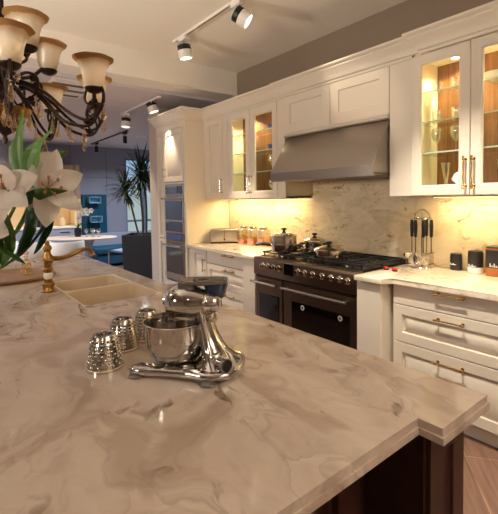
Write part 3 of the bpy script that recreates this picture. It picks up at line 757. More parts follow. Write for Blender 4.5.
# grating drums
def drum(kind):
    dr = thing('grating_drum', '', 'grating drum')
    r0, r1, h = .056, .036, .112
    b = MB(); b.lathe([(r0,0),(r0+.003,.0),(r0+.003,.008),(r0,.010),(r1+.0015,h-.004),(r1-.002,h),(r1-.012,h-.001),(r1-.013,h-.006),(r1-.004,h-.008),(r0-.002,.004)], n=32, cap0=False, cap1=False)
    body = b.build('shell', CHROME_S, dr, 40, solid=0)
    t = MB()
    cols = 14; rows = 8
    for c in range(cols):
        for q in range(rows):
            if kind == 1 and c % 2: continue
            a = 2*PI*c/cols + (PI/cols if (q % 2 and kind == 0) else 0); z = .018+q*(h-.034)/(rows-1); rr = r0+(r1-r0)*z/h
            ca, sa = math.cos(a), math.sin(a)
            if kind == 0: t.ball((rr*ca,rr*sa,z),(.0055,.0055,.0045),8,5)
            elif kind == 1:
                t.M = Matrix.Translation((rr*ca,rr*sa,z)) @ Matrix.Rotation(a,4,'Z'); t.box(-.003,.004,-.010,.010,-.0022,.0022,.001); t.M = Matrix()
            else:
                t.M = Matrix.Translation((rr*ca,rr*sa,z)) @ Matrix.Rotation(a,4,'Z'); t.box(-.003,.004,-.006,.006,-.0035,.0035,.0015); t.M = Matrix()
    t.build('grater_teeth', CHROME, dr, 50)
    t = MB()
    for c in range(cols):
        for q in range(rows):
            a = 2*PI*(c+.5)/cols; z = .018+(q+.45)*(h-.034)/(rows-1); rr = r0+(r1-r0)*z/h
            if z > h-.014: continue
            t.M = Matrix.Translation((rr*math.cos(a),rr*math.sin(a),z)) @ Matrix.Rotation(a,4,'Z'); t.box(-.002,.0009,-.0048,.0048,-.0042,.0042); t.M = Matrix()
    t.build('perforations', BLACK, dr, 0)
    dk = MB()
    for c in range(8):
        a = 2*PI*c/8; dk.M = Matrix.Translation((.018*math.cos(a),.018*math.sin(a),h-.0055)) @ Matrix.Rotation(a,4,'Z'); dk.box(-.006,.006,-.0035,.0035,0,.002,.001); dk.M = Matrix()
    top = MB().lathe([(r1-.010,0),(r1-.010,.002),(.001,.002)], (0,0,h-.008), n=24).build('drum_end', CHROME_S, dr)
    dk.build('end_slots', BLACK, top)
    MB().lathe([(.007,0),(.006,.006),(.001,.007)], (0,0,h-.006), n=6).build('drive_hub', CHROME, top)
    return dr
for kind, (x, y), rz, lab in ((0,(-1.295,.420),.2,'chrome grating drum with raised rasp teeth, nearest to the viewer left of the mixer'), (1,(-1.420,.528),.5,'middle chrome grating drum with rows of short slots left of the mixer'), (2,(-1.462,.640),.1,'chrome grating drum partly hidden behind the mixer bowl')):
    d = drum(kind); d['label'] = lab; d['group'] = 'grating drums beside the mixer'; d.location = (x,y,.9103); d.rotation_euler = (0,0,rz)

# ================================================================== THINGS ON THE WORKTOPS
# toaster
ts = thing('toaster', 'long brushed steel toaster on the left worktop by the oven tower', 'toaster')
b = MB(); b.box(-.175,.175,-.07,.07,.012,.175,.022,4); b.build('body', STEEL, ts, 50)
b = MB(); b.box(-.172,.172,-.067,.067,.0,.016,.004); b.build('base', BLACK, ts)
for y in (-.03,.03): MB().box(-.14,.14,y-.012,y+.012,.174,.177,.001).build('slot', BLACK, ts)
MB().lathe([(.012,0),(.011,.012),(.001,.013)], (0,-.07,.05),(0,-1,0),16).build('dial', BLACK, ts)
for x in (-.18,.18): MB().box(x-.012,x+.012,-.018,.018,.12,.135,.004).build('lever', BLACK, ts)
MB().box(-.004,.004,-.0715,-.069,.03,.165).build('seam', DARKSTEEL, ts)
ts.location = (-4.075,2.835,.9095); ts.rotation_euler = (0,0,math.radians(54))

# three glass storage jars
def jar(x, y, fill, lab):
    j = thing('storage_jar', lab, 'jar', (x,y,.9095), 'glass storage jars on the left worktop')
    z = .9095
    MB().box(x-.058,x+.058,y-.058,y+.058,z+.001,z+.190,.014,3).build('glass_body', GLASS, j, 60)
    MB().box(x-.052,x+.052,y-.052,y+.052,z+.006,z+.045,.008,2).build('lower_contents', ORANGE, j)
    MB().box(x-.052,x+.052,y-.052,y+.052,z+.0455,z+.05+fill,.008,2).build('contents', YELLOWP if fill < .08 else ORANGE, j)
    MB().lathe([(.045,0),(.050,.004),(.050,.022),(.046,.027),(.001,.027)], (x,y,z+.190), n=20).build('lid', CHROME_S, j)
jar(-3.80,2.93,.075,'glass storage jar with orange contents next to the toaster')
jar(-3.63,2.94,.055,'middle glass storage jar with orange and yellow contents between the other two')
jar(-3.46,2.95,.065,'glass storage jar with orange contents nearest the range')

# pots on the hob
def pot(name, lab, x, y, r, h, z=.9575, long_handle=None, tier=False, ang=0):
    p = thing(name, lab, 'cooking pot', (x,y,z))
    b = MB()
    prof = [(r*.86,0),(r*.97,.004),(r,.015),(r,h)] if not tier else [(r*.86,0),(r*.97,.004),(r,.015),(r,h*.48),(r*1.05,h*.5),(r*1.05,h*.54),(r*.96,h*.56),(r*.96,h)]
    rt = prof[-1][0]
    b.lathe(prof+[(rt*1.04,h+.002),(rt*1.04,h+.006),(rt*.96,h+.006),(rt*.96,h-.01),(.001,h-.012)], (x,y,z), n=36); b.build('body', CHROME_S, p, 40)
    l = MB().lathe([(rt*1.03,0),(rt*1.03,.006),(rt*.98,.012),(rt*.72,.028),(rt*.30,.040),(.001,.043)], (x,y,z+h+.0065), n=36).build('lid', CHROME_S, p, 40)
    MB().lathe([(.010,0),(.012,.008),(.026,.014),(.028,.022),(.020,.030),(.001,.032)], (x,y,z+h+.049), n=18).build('lid_knob', BLACK, l)
    hz = z+h*(.42 if tier else .75)
    for sgn in (1,-1):
        ca, sa = math.cos(ang)*sgn, math.sin(ang)*sgn
        if long_handle and sgn == -1:
            b = MB(); b.tube([(x+ca*r*.97,y+sa*r*.97,hz),(x+ca*(r+.03),y+sa*(r+.03),hz+.006),(x+ca*(r+long_handle*.6),y+sa*(r+long_handle*.6),hz+.012),(x+ca*(r+long_handle),y+sa*(r+long_handle),hz+.004)],[.014,.018,.021,.016],10,flat=.7); b.build('long_handle', BLACK, p)
        else:
            b = MB(); c = Vector((x,y,hz)); u = Vector((ca,sa,0)); w = Vector((-sa,ca,0))
            b.tube(spline([c+u*r*.98-w*.035,c+u*(r+.03)-w*.038,c+u*(r+.042),c+u*(r+.03)+w*.038,c+u*r*.98+w*.035],4),.009,8); b.build('loop_handle', BLACK, p)
pot('steamer_pot','tall two tier steel steamer pot with long black handle at the left of the hob',-2.70,2.55,.124,.14,long_handle=.15,tier=True,ang=.62)
pot('saucepan','medium lidded steel saucepan at the back of the hob behind the steamer pot',-2.55,2.80,.10,.085,ang=.62)
pot('saute_pan','low lidded steel pan at the middle of the hob with black knob',-2.19,2.58,.122,.05,long_handle=None,ang=.62)

# utensil stand and hanging tools
ux, uy, uz = -1.555, 2.905, .9095
us = thing('utensil_stand', 'chrome utensil stand with round base and hooped top on the right worktop', 'utensil stand', (ux,uy,uz))
MB().lathe([(.078,0),(.080,.004),(.076,.010),(.02,.016),(.008,.022)], (ux,uy,uz), n=32).build('base', CHROME, us)
MB().tube([(ux,uy,uz+.015),(ux,uy,uz+.42)], .0055, 10).build('pole', CHROME, us)
b = MB(); b.tube([(ux+.062*math.cos(a),uy+.062*math.sin(a),uz+.375) for a in [2*PI*k/24 for k in range(24)]], .0035, 8, True); b.build('hanging_ring', CHROME, us)
b = MB(); b.tube(spline([(ux-.062,uy,uz+.375),(ux-.05,uy,uz+.415),(ux,uy,uz+.44),(ux+.05,uy,uz+.415),(ux+.062,uy,uz+.375)],5), .004, 8); b.build('hoop', CHROME, us)
def tool(kind, a, lab):
    cx, cy = ux+.072*math.cos(a), uy+.072*math.sin(a); z1 = uz+.372
    t = thing(kind, lab, 'kitchen utensil', (cx,cy,uz), 'utensils hanging on the stand')
    b = MB(); b.tube([(cx,cy,z1-.006),(cx,cy,z1-.05),(cx,cy,z1-.135)],[.011,.015,.011],10); b.build('handle', BLACK, t)
    b = MB(); b.tube([(cx,cy,z1+.004+.008*0),(cx,cy,z1-.004)],[.004,.004],8); b.build('hanging_tip', CHROME_S, t)
    b = MB(); b.tube([(cx,cy,z1-.135),(cx,cy,uz+.12)],[.0055,.0045],8,flat=1.6); b.build('shaft', CHROME_S, t)
    o = Vector((math.cos(a),math.sin(a),0)); w = Vector((-math.sin(a),math.cos(a),0))
    b = MB()
    if kind == 'ladle':
        c = Vector((cx,cy,uz+.075))+o*.028
        b.lathe([(.001,-.030),(.018,-.027),(.032,-.014),(.038,.004),(.036,.004),(.030,-.012),(.016,-.024),(.001,-.027)], c+Vector((0,0,.03)), n=20)
        b.tube([(cx,cy,uz+.125),(cx,cy,uz+.108)],.0045,8)
    elif kind == 'skimmer':
        M = Matrix((tuple(w)+(0,),tuple((0,0,1))+(0,),tuple(o)+(0,),(0,0,0,1))).transposed()
        b.M = Matrix.Translation((cx,cy,uz+.075)) @ M
        # disc with a ring of holes
        for k in range(5):
            r0, r1 = .006+.008*k, .0095+.008*k
            b.lathe([(r0,-.001),(r1+.001,-.001),(r1+.001,.001),(r0,.001),(r0,-.001)], (0,0,0), n=24, cap0=False, cap1=False)
        for k in range(8):
            b.tube([(.005*math.cos(k*PI/4),.005*math.sin(k*PI/4),0),(.042*math.cos(k*PI/4),.042*math.sin(k*PI/4),0)],.0022,6)
        b.M = Matrix()
    elif kind == 'spatula':
        n_ = o*.001
        for k in range(5):
            u = -.032+.016*k
            p = [Vector((cx,cy,0))+w*(u-.005)-n_, Vector((cx,cy,0))+w*(u+.005)-n_, Vector((cx,cy,0))+w*(u+.005)+n_, Vector((cx,cy,0))+w*(u-.005)+n_]
            b.rings([[q+Vector((0,0,uz+.03)) for q in p],[q+Vector((0,0,uz+.12)) for q in p]])
        for z in (uz+.03,uz+.113):
            p = [Vector((cx,cy,0))-w*.037-n_, Vector((cx,cy,0))+w*.037-n_, Vector((cx,cy,0))+w*.037+n_, Vector((cx,cy,0))-w*.037+n_]
            b.rings([[q+Vector((0,0,z)) for q in p],[q+Vector((0,0,z+.010)) for q in p]])
    elif kind == 'serving_spoon':
        c = Vector((cx,cy,uz+.075)); R = []
        for i in range(7):
            t_ = i/6; ww = .030*math.sin(PI*min(.97,max(.08,t_)))**.6; zz = .045-.09*t_
            R.append([c+w*(ww*math.cos(q))+o*(.014*math.sin(PI*t_)*-.8+.004*math.sin(q))+Vector((0,0,zz)) for q in [2*PI*k/12 for k in range(12)]])
        b.rings(R)
    else:
        c = Vector((cx,cy,uz+.10))
        for u in (-.012,-.004,.004,.012): b.tube([c+w*u,c+w*u-Vector((0,0,.07))-o*.004],[.0028,.0018],6)
        b.tube([c-w*.015,c+w*.015],.004,8); b.tube([c,c+Vector((0,0,.025))],.0045,8)
    b.build('head', CHROME_S, t, 50)
tool('ladle', -2.45, 'black handled steel ladle hanging leftmost on the utensil stand')
tool('serving_spoon', -1.75, 'black handled steel serving spoon hanging on the front of the utensil stand')
tool('skimmer', -.95, 'black handled pierced steel skimmer hanging at front right of the utensil stand')
tool('spatula', .0, 'black handled slotted steel spatula hanging rightmost on the utensil stand')
tool('meat_fork', 1.6, 'black handled steel fork hanging at the back of the utensil stand')

# canisters with script
def script(b, x, y, z, w, h, seed):
    """looping handwriting stroke on a face that looks to -y"""
    rn = random.Random(seed); P = []; n = 44
    for i in range(n+1):
        t = i/n; a = t*2*PI*4.5
        amp = h*(.28+.5*(1 if (.02 < t < .2 or .5 < t < .66) else 0))
        P.append((x-w/2+w*t+.10*w*math.sin(a), y, z+amp*(.5-.5*math.cos(a))-h*.1))
    b.tube(P, .0013, 5)
def canister(x, y, r, h, kind, lab):
    c = thing('canister', lab, 'canister', (x,y,.9095), 'lettered canisters on the right worktop'); z = .9095
    if kind == 'round':
        MB().lathe([(r*.96,0),(r,.004),(r,h-.004),(r*.96,h)], (x,y,z), n=32).build('body', WHITE, c)
        MB().lathe([(r*1.004,0),(r*1.012,.001),(r*1.012,h*.70),(r*1.004,h*.70+.001)], (x,y,z+h*.30), n=32, cap0=False, cap1=False).build('label_band', LABEL, c)
        MB().lathe([(r*.97,0),(r*.97,.012),(r*.9,.018),(.001,.018)], (x,y,z+h), n=32).build('lid', LABEL, c); fy = y-r*1.02
    elif kind == 'small':
        MB().lathe([(r*.94,0),(r,.004),(r,h-.006),(r*.96,h)], (x,y,z), n=28).build('body', LABEL, c)
        MB().lathe([(r*.98,0),(r*.98,.010),(r*.90,.014),(.001,.014)], (x,y,z+h), n=28).build('lid', BLACK, c); fy = y-r*1.01
    else:
        MB().box(x-r,x+r,y-r,y+r,z,z+h,.006,2).build('body', TAN, c)
        MB().box(x-r-.001,x+r+.001,y-r-.0015,y+r,z+h*.30,z+h-.012,.002).build('label', LABEL, c)
        MB().box(x-r*.98,x+r*.98,y-r*.98,y+r*.98,z+h,z+h+.010,.003).build('lid', BLACK, c); fy = y-r-.003
    b = MB(); script(b, x-.004, fy-.001, z+h*(.36 if kind != 'small' else .4), r*1.0, h*.15, int(h*1000)); b.build('script_lettering', CHALK, c)
canister(-1.345,3.0,.040,.105,'small','small black canister with white script, leftmost of the canisters')
canister(-1.205,2.985,.048,.135,'round','white round canister with black script label, middle of the canisters')
canister(-1.055,2.965,.056,.19,'square','tan brown canister with black script label, tallest of the canisters')
# little red pieces beside the hob
def red_tin(x, y, lab, h=.022):
    t = thing('red_tin', lab, 'tin', (x,y,.9095), 'small red tins beside the hob')
    MB().lathe([(.018,0),(.020,.002),(.020,h),(.018,h+.001)], (x,y,.9095), n=20).build('body', BLACK, t)
    MB().lathe([(.0205,0),(.0205,.008),(.016,.012),(.001,.013)], (x,y,.9105+h), n=20).build('lid', RED, t)
red_tin(-1.69,2.64,'small round red lidded tin close to the hob edge', .008)
red_tin(-1.605,2.615,'small round red lidded tin farther from the hob, nearer the drawers', .012)

# ------------------------------------------------------------------ glassware on the shelves
def tumbler(x, y, z, lab, grp='tumblers in the right glass cabinet', r=.036, h=.095):
    b = MB(); b.lathe([(r*.85,0),(r*.9,.002),(r,h),(r*.93,h),(r*.82,.014),(.001,.014)], (x,y,z), n=20)
    return ob(b, 'tumbler', GLASS, lab, 'glass', grp, 40)
def stem_glass(x, y, z, lab, name='wine_glass', grp='stemmed glasses in the right glass cabinet', bowl=.040, h=.19, flute=False):
    hb = h*.45 if not flute else h*.32
    pr = [(.034,0),(.034,.003),(.008,.010),(.0045,.02),(.0045,hb-.01),(.012,hb)]
    pr += [(bowl*.75,hb+.025),(bowl,hb+.055),(bowl*.88,h),(bowl*.83,h),(bowl*.93,hb+.055),(bowl*.68,hb+.028),(.001,hb+.008)] if not flute else [(bowl*.5,hb+.03),(bowl*.8,hb+.09),(bowl,h),(bowl*.95,h),(bowl*.74,hb+.09),(bowl*.4,hb+.035),(.001,hb+.01)]
    b = MB(); b.lathe(pr, (x,y,z), n=20)
    return ob(b, name, GLASS, lab, 'glass', grp, 50)
e = .0045
tumbler(-1.40,2.82,SH_R[2]+e,'cut glass tumbler at the left of the top shelf, right glass cabinet')
tumbler(-1.265,2.82,SH_R[2]+e,'cut glass tumbler at the right of the top shelf, behind the left glass door')
tumbler(-1.40,2.82,SH_R[1]+e,'cut glass tumbler at the left of the middle shelf, right glass cabinet')
tumbler(-1.265,2.82,SH_R[1]+e,'cut glass tumbler at the right of the middle shelf, behind the left glass door')
stem_glass(-1.40,2.82,SH_R[0]+e,'wine glass at the left of the lowest glass shelf in the right cabinet', h=.18)
stem_glass(-1.270,2.82,SH_R[0]+e,'wine glass at the right of the lowest glass shelf in the right cabinet', h=.18)
stem_glass(-1.335,2.82,1.4735,'tall flute glass standing alone on the right glass cabinet floor','champagne_flute', h=.21, flute=True, bowl=.034)
stem_glass(-1.00,2.86,1.4735,'tall flute glass on the cabinet floor behind the rightmost glass door','champagne_flute', h=.21, flute=True, bowl=.034)
b = MB(); b.lathe([(.03,0),(.034,.004),(.075,.03),(.092,.055),(.088,.055),(.07,.033),(.001,.010)], (-1.015,2.80,SH_R[2]+e), n=32); ob(b,'bowl',CERAMIC,'white bowl standing for a lamp reflection, behind the rightmost glass door','bowl')  # bowl added where a lamp reflects in the door glass
def cup(x, y, z, lab):
    c = thing('cup', lab, 'cup', (x,y,z), 'blue patterned cups in the left glass cabinet')
    s_ = MB().lathe([(.02,0),(.03,.002),(.062,.012),(.060,.015),(.02,.006),(.001,.006)], (x,y,z), n=24).build('saucer', CERAMIC, c)
    MB().lathe([(.020,0),(.024,.003),(.036,.03),(.042,.06),(.039,.06),(.033,.03),(.001,.006)], (x,y,z+.0065), n=24).build('bowl', BLUECERAMIC, c)
    MB().tube(spline([(x+.036,y,z+.055),(x+.06,y,z+.05),(x+.055,y,z+.028),(x+.034,y,z+.025)],4), .004, 6).build('handle', CERAMIC, c)
cup(-3.20,2.86,SH_L[2]+e,'blue and white cup on the top shelf behind the glass door nearest the hood')
cup(-3.21,2.86,SH_L[1]+e,'blue and white cup on the middle shelf behind the glass door nearest the hood')
cup(-3.57,2.86,SH_L[2]+e,'blue and white cup on the top shelf behind the left narrow glass door')
cup(-3.58,2.86,SH_L[1]+e,'blue and white cup on the middle shelf behind the left narrow glass door')
for x, z, lab in ((-3.20,SH_L[0]+e,'wine glass on the lowest shelf behind the glass door nearest the hood'),(-3.20,1.4735,'wine glass on the cabinet floor behind the glass door nearest the hood')):
    stem_glass(x,2.86,z,lab,grp='wine glasses in the left glass cabinet',h=.175)

# ================================================================== CHANDELIER
ch = thing('chandelier', 'dark bronze chandelier with alabaster glass bell shades and amber crystal drops', 'chandelier')
Z0 = 1.89; K = 1/266.
zz = lambda y: Z0-(y-85)*K
b = MB(); b.lathe([(.004,zz(136)),(.010,zz(132)),(.006,zz(128)),(.030,zz(124)),(.060,zz(117)),(.066,zz(113)),(.040,zz(110)),(.018,zz(106)),(.030,zz(98)),(.034,zz(90)),(.022,zz(84)),(.036,zz(78)),(.042,zz(72)),(.030,zz(66)),(.016,zz(60)),(.014,zz(48)),(.026,zz(42)),(.034,zz(36)),(.020,zz(28)),(.012,zz(18)),(.012,zz(-10)),(.030,zz(-18)),(.012,zz(-26)),(.006,zz(-34))], n=20); b.build('column', IRON, ch, 50)
b = MB(); b.lathe([(.035,zz(112)),(.085,zz(108)),(.094,zz(102)),(.090,zz(101)),(.078,zz(106)),(.03,zz(109))], n=28); b.build('dish', AGEDBRASS, ch, 50)
def cprof(r, c, m, n=24): return None
def make_arm(ang, R, zcup, kind, lower=True, power=.1):
    RM = Matrix.Rotation(ang, 4, 'Z')
    b = MB(RM)
    if lower:
        f = R/.33
        A = [(.05,76),(.10,80),(.155,95),(.21,113),(.265,119),(.31,119),(.335,111),(.325,102),(.305,103),(.30,110),(.318,117)]
        B = [(.05,73),(.10,78),(.16,88),(.225,104),(.285,113),(.325,112),(.345,104),(.338,97),(.315,100),(.31,107)]
        D = [(.045,70),(.09,66),(.125,72),(.12,86),(.08,92),(.05,86)]
        E_ = [(.335,111),(.36,98),(.362,86),(.345,80),(.31,82),(.295,92),(.305,98),(.318,95)]
        for P, w in ((A,.0075),(B,.0075),(D,.0065),(E_,.007)):
            b.tube(spline([(r*f,0,zz(y)) for r, y in P],5), [w*(1-.45*i/(len(P)*5-4)) for i in range((len(P)-1)*5+1)], 8)
        b.ball((R,0,zz(95)),(.012,.012,.012),10,6); b.tube([(R,0,zz(98)),(R,0,zcup)], .008, 8)
        for y, r in ((101,.318),(115,.30),(92,.10),(72,.11)): b.ball((r*f,0,zz(y)),(.014,.010,.012),8,6)
    else:
        for P, w in (([(.02,60),(.06,66),(.11,62),(.15,52),(.175,48),(.19,42),(.18,36),(.165,40)],.0075),([(.02,40),(.05,30),(.085,34),(.09,46),(.06,52)],.006)):
            b.tube(spline([(r*R/.18,0,zz(y)) for r, y in P],5), w, 8)
        b.tube([(R,0,zz(46)),(R,0,zcup)], .008, 8)
        b.ball((.09,0,zz(36)),(.02,.012,.03),8,6)
    a = b.build('arm', IRON, ch, 50)
    b = MB(RM); b.lathe([(.006,zcup-.006),(.022,zcup),(.032,zcup+.008),(.034,zcup+.016),(.026,zcup+.012),(.001,zcup+.012)], (R,0,0), n=18); b.build('socket_cup', IRON, a, 50)
    z = zcup+.014
    wob = lambda t, q: .02*math.cos(8*t)*max(0, q-z)/.1
    b = MB(RM); b.lathe([(.024,z),(.034,z+.012),(.039,z+.032),(.042,z+.055),(.049,z+.080),(.061,z+.098),(.073,z+.108),(.071,z+.110),(.058,z+.101),(.046,z+.082),(.039,z+.055),(.036,z+.032),(.030,z+.014),(.001,z+.008)], (R,0,0), n=32, wob=wob); b.build('glass_shade', ALAB, a, 60)
    if power: 
        L = bpy.data.lights.new('shade_bulb','POINT'); L.energy = power; L.color = (1,.86,.66); L.shadow_soft_size = .02
        o = bpy.data.objects.new('shade_bulb', L); C.objects.link(o); o.parent = a; o.location = RM @ Vector((R,0,z+.055))
    # crystals
    def drop(r, t, ztop, nb, sz):
        d = MB(RM); zc = ztop
        for k in range(nb): d.ball((r,t,zc-.006),(.0055,.0055,.006),6,4); zc -= .012
        d.lathe([(.0008,zc+.003),(sz*.35,zc-.004),(sz*.62,zc-.018),(sz,zc-.036),(sz*.62,zc-.048),(.0008,zc-.056)], (r,t,0), n=7)
        d.build('crystal_drop', AMBERGLASS, a, 10)
    if lower:
        drop(R*1.10,.0,zz(88),4,.012); drop(R*.70,.0,zz(112),1,.012); drop(R*.86,.012,zz(120),1,.012)
        drop(R*.36,.0,zz(88),2,.011); drop(R*.55,-.01,zz(106),2,.010)
    else: drop(R*.6,0,zz(62),1,.011)
RL = .345
for dg in (-56,-2,42,88,-100,134,180,226): make_arm(math.radians(dg), RL, zz(87), 0)
for dg in (-34,57,146,236): make_arm(math.radians(dg), .18, zz(55), 0, False)
for k in range(10):
    a = 2*PI*k/10+.2; d = MB(); r = .088; zc = zz(104)
    d.ball((r*math.cos(a),r*math.sin(a),zc-.008),(.006,.006,.007),6,4)
    d.lathe([(.0008,zc-.014),(.006,zc-.022),(.012,zc-.044),(.007,zc-.056),(.0008,zc-.064)], (r*math.cos(a),r*math.sin(a),0), n=7); d.build('crystal_drop', AMBERGLASS, ch, 10)
b = MB()
for k in range(26):
    z = zz(-34)+.012+k*.0335; 
    if z > 2.96: break
    q = [(0,0,0)]
    pts = [(.010*math.cos(t),0,z+.022*math.sin(t)) if k % 2 else (0,.010*math.cos(t),z+.022*math.sin(t)) for t in [2*PI*i/12 for i in range(12)]]
    b.tube(pts, .0028, 6, True)
b.build('chain', IRON, ch, 50)
MB().lathe([(.006,2.975),(.03,2.985),(.06,3.01),(.065,3.059)], n=24).build('ceiling_rose', IRON, ch)
CHX, CHY = -1.757, .225
ch.location = (CHX, CHY, -.028); ch.rotation_euler = (0,0,math.radians(90-38.382))

# ================================================================== LILIES
VX, VY = -1.335, .035
vs = thing('flower_vase', 'tall clear glass vase holding white lilies on the island', 'vase', (VX,VY,.9105))
b = MB(); b.lathe([(.05,0),(.056,.003),(.058,.02),(.054,.10),(.052,.20),(.058,.27),(.064,.285),(.061,.285),(.055,.268),(.049,.20),(.051,.10),(.054,.022),(.001,.018)], (VX,VY,.9105), n=32); b.build('glass_body', GLASS, vs, 50)
FX = Vector((-.784,.621,0)); RT = Vector((.621,.784,0)); UP = Vector((0,0,1))
def P3(a, z, d=0):   # a metres to the right of (VX,VY) seen from the stool side, z height, d metres deeper
    return Vector((VX,VY,0))+RT*a+FX*d+UP*z
def petal(b, c, tip, w, face, bend=.25, wav=.06, ph=0):
    """petal from c to tip, flat side looking along face, tip recurved away"""
    c, tip, face = Vector(c), Vector(tip), Vector(face); t = tip-c; L_ = t.length
    n = 9; pts = []
    for i in range(n):
        u = i/(n-1); pts.append(c+t*u+face*(L_*bend*(u*(1-u)*1.2-.28*u**3)))
    ws = [w*max(.03, math.sin(PI*min(1,.10+.9*(i/(n-1))**.85))**.8) for i in range(n)]
    b.blade(pts, ws, t.cross(face), -.22, 6, wav, ph)
def flower(parent, c, face, tips, w, ph=0):
    c, face = Vector(c), Vector(face).normalized()
    b = MB(); b.tube([c-face*.045,c-face*.01],[.006,.013],10); f = b.build('flower', STEMG, parent)
    for i, tp in enumerate(tips):
        q = MB(); petal(q, c-face*.012, tp, w*(1 if i % 2 else .78), face, .3, .07, ph+i); q.build('petal', PETAL, f, 0)
    s_ = MB()
    for k in range(6):
        a = k*PI/3; sd = face.orthogonal().normalized(); up = face.cross(sd)
        e_ = c+face*.065+(sd*math.cos(a)+up*math.sin(a))*.022
        s_.tube([c,c+face*.035+(sd*math.cos(a)+up*math.sin(a))*.008,e_],.0012,5); s_.ball(e_,(.004,.004,.006),6,4)
    s_.build('stamens', STAMEN, f)
def leaf(parent, P, w, side, m=LEAFG, fold=-.28):
    P = spline(P, 4); n = len(P)
    ws = [w*max(.02, math.sin(PI*min(1,.06+.94*(i/(n-1))**.8))**.85) for i in range(n)]
    MB().blade(P, ws, side, fold, 4, .03).build('leaf', m, parent, 0)
def lily(lab):
    return thing('lily_stem', lab, 'flower', (VX,VY,.9105), 'white lilies in the vase')
def q(x, y, d=0):     # sketch units of the bouquet: 2.7 mm each, from the vase axis
    return P3(.188+(x-20)*.00268, 1.456-(y-200)*.0027, d)
def stem(parent, P):
    n = len(P); MB().tube(spline(P, 5), .0042, 8).build('stem', STEMG, parent)
base = lambda a, d: P3(a, .935, d)
la = lily('open white lily with petals spread, rightmost of the bouquet')
stem(la, [base(-.02,.01), P3(-.01,1.19,.01), q(5,262,.02), q(25,222,.03), q(42,196,.025)])
flower(la, q(50,190,-.01), -FX*.75+RT*.55+UP*.1, [q(60,150,.0),q(80,174,.03),q(84,211,.0),q(50,227,-.02),q(27,207,.0),q(34,160,.02)], .034, .3)
leaf(la, [q(20,206,.0),q(38,198,-.03),q(56,194,-.04),q(74,192,-.03)], .016, UP*.8-FX*.5, LEAFD)
leaf(la, [q(28,176,.02),q(33,160,.01),q(44,146,.0),q(57,127,.01)], .027, RT*.8+UP*.5-FX*.3, LEAFG)
leaf(la, [q(38,215,.02),q(40,228,.0),q(28,246,-.01),q(12,262,-.01)], .026, RT*.6+UP*.5-FX*.5, LEAFD)
lb = lily('white lily facing the viewer, left of the open lily and below the upright leaf')
stem(lb, [base(.02,-.01), P3(.015,1.19,-.01), q(-8,262,-.01), q(8,225,-.01), q(18,198,.01)])
flower(lb, q(18,190,-.045), -FX+UP*.25+RT*.1, [q(14,166,-.05),q(44,176,-.03),q(40,206,-.06),q(14,216,-.07),q(-9,198,-.05),q(-6,174,-.03)], .037, 1.2)
leaf(lb, [q(20,180,.03),q(19,160,.02),q(20,136,.015),q(22,110,.03)], .0155, RT-FX*.25, LEAFG)
leaf(lb, [q(14,178,.04),q(9,162,.04),q(8,145,.04),q(13,132,.05)], .018, RT-FX*.5, LEAFG)
leaf(lb, [q(6,214,-.03),q(14,226,-.05),q(18,244,-.05),q(6,264,-.03)], .028, RT*.8-FX*.4+UP*.3, LEAFG)
leaf(lb, [q(24,206,.02),q(30,220,-.01),q(26,240,-.02),q(14,258,.0)], .034, RT*.8-FX*.5+UP*.2, LEAFD)
leaf(lb, [q(2,204,-.01),q(-2,222,-.03),q(2,246,-.03),q(-4,272,-.01)], .030, RT-FX*.5, LEAFG)
leaf(la, [q(40,205,.03),q(44,220,.02),q(36,240,.02),q(26,256,.03)], .024, RT*.8-FX*.6, LEAFD)
lc = lily('lower white lily partly cut by the picture edge')
stem(lc, [base(0,-.025), P3(0,1.19,-.03), q(-14,262,-.05), q(-2,236,-.05)])
flower(lc, q(4,224,-.07), -FX+RT*.35+UP*.15, [q(24,208,-.07),q(26,232,-.08),q(8,247,-.09),q(-13,236,-.08),q(-16,216,-.06),q(2,202,-.05)], .029, 2.1)
leaf(lc, [q(-4,240,-.04),q(10,246,-.055),q(22,254,-.05),q(30,262,-.03)], .016, UP*.7-FX*.6, LEAFD)
leaf(lc, [q(-8,246,-.05),q(-6,262,-.07),q(2,276,-.08),q(4,292,-.06)], .024, RT-FX*.4, LEAFG)
ld = lily('closed pale lily bud on a thin stem above the open lilies')
stem(ld, [base(.01,.02), P3(.008,1.19,.02), q(6,230,.05), q(24,186,.06), q(36,170,.05), q(48,159,.05)])
b = MB(); P = [q(46,160.5,.05), q(52,156,.05), q(57,152.5,.05), q(61,150,.05)]; b.tube(P, [.005,.009,.008,.002], 10); b.build('bud', LEAFG, ld)
le = lily('white lily turned away from the viewer at the back of the bouquet')
stem(le, [base(-.01,.03), P3(0,1.19,.04), q(0,230,.09), q(10,196,.10)])
flower(le, q(14,172,.10), FX*.5+UP*.8-RT*.2, [q(6,142,.12),q(34,146,.13),q(40,168,.13),q(20,160,.17),q(-8,162,.12),q(-4,150,.15)], .03, .7)

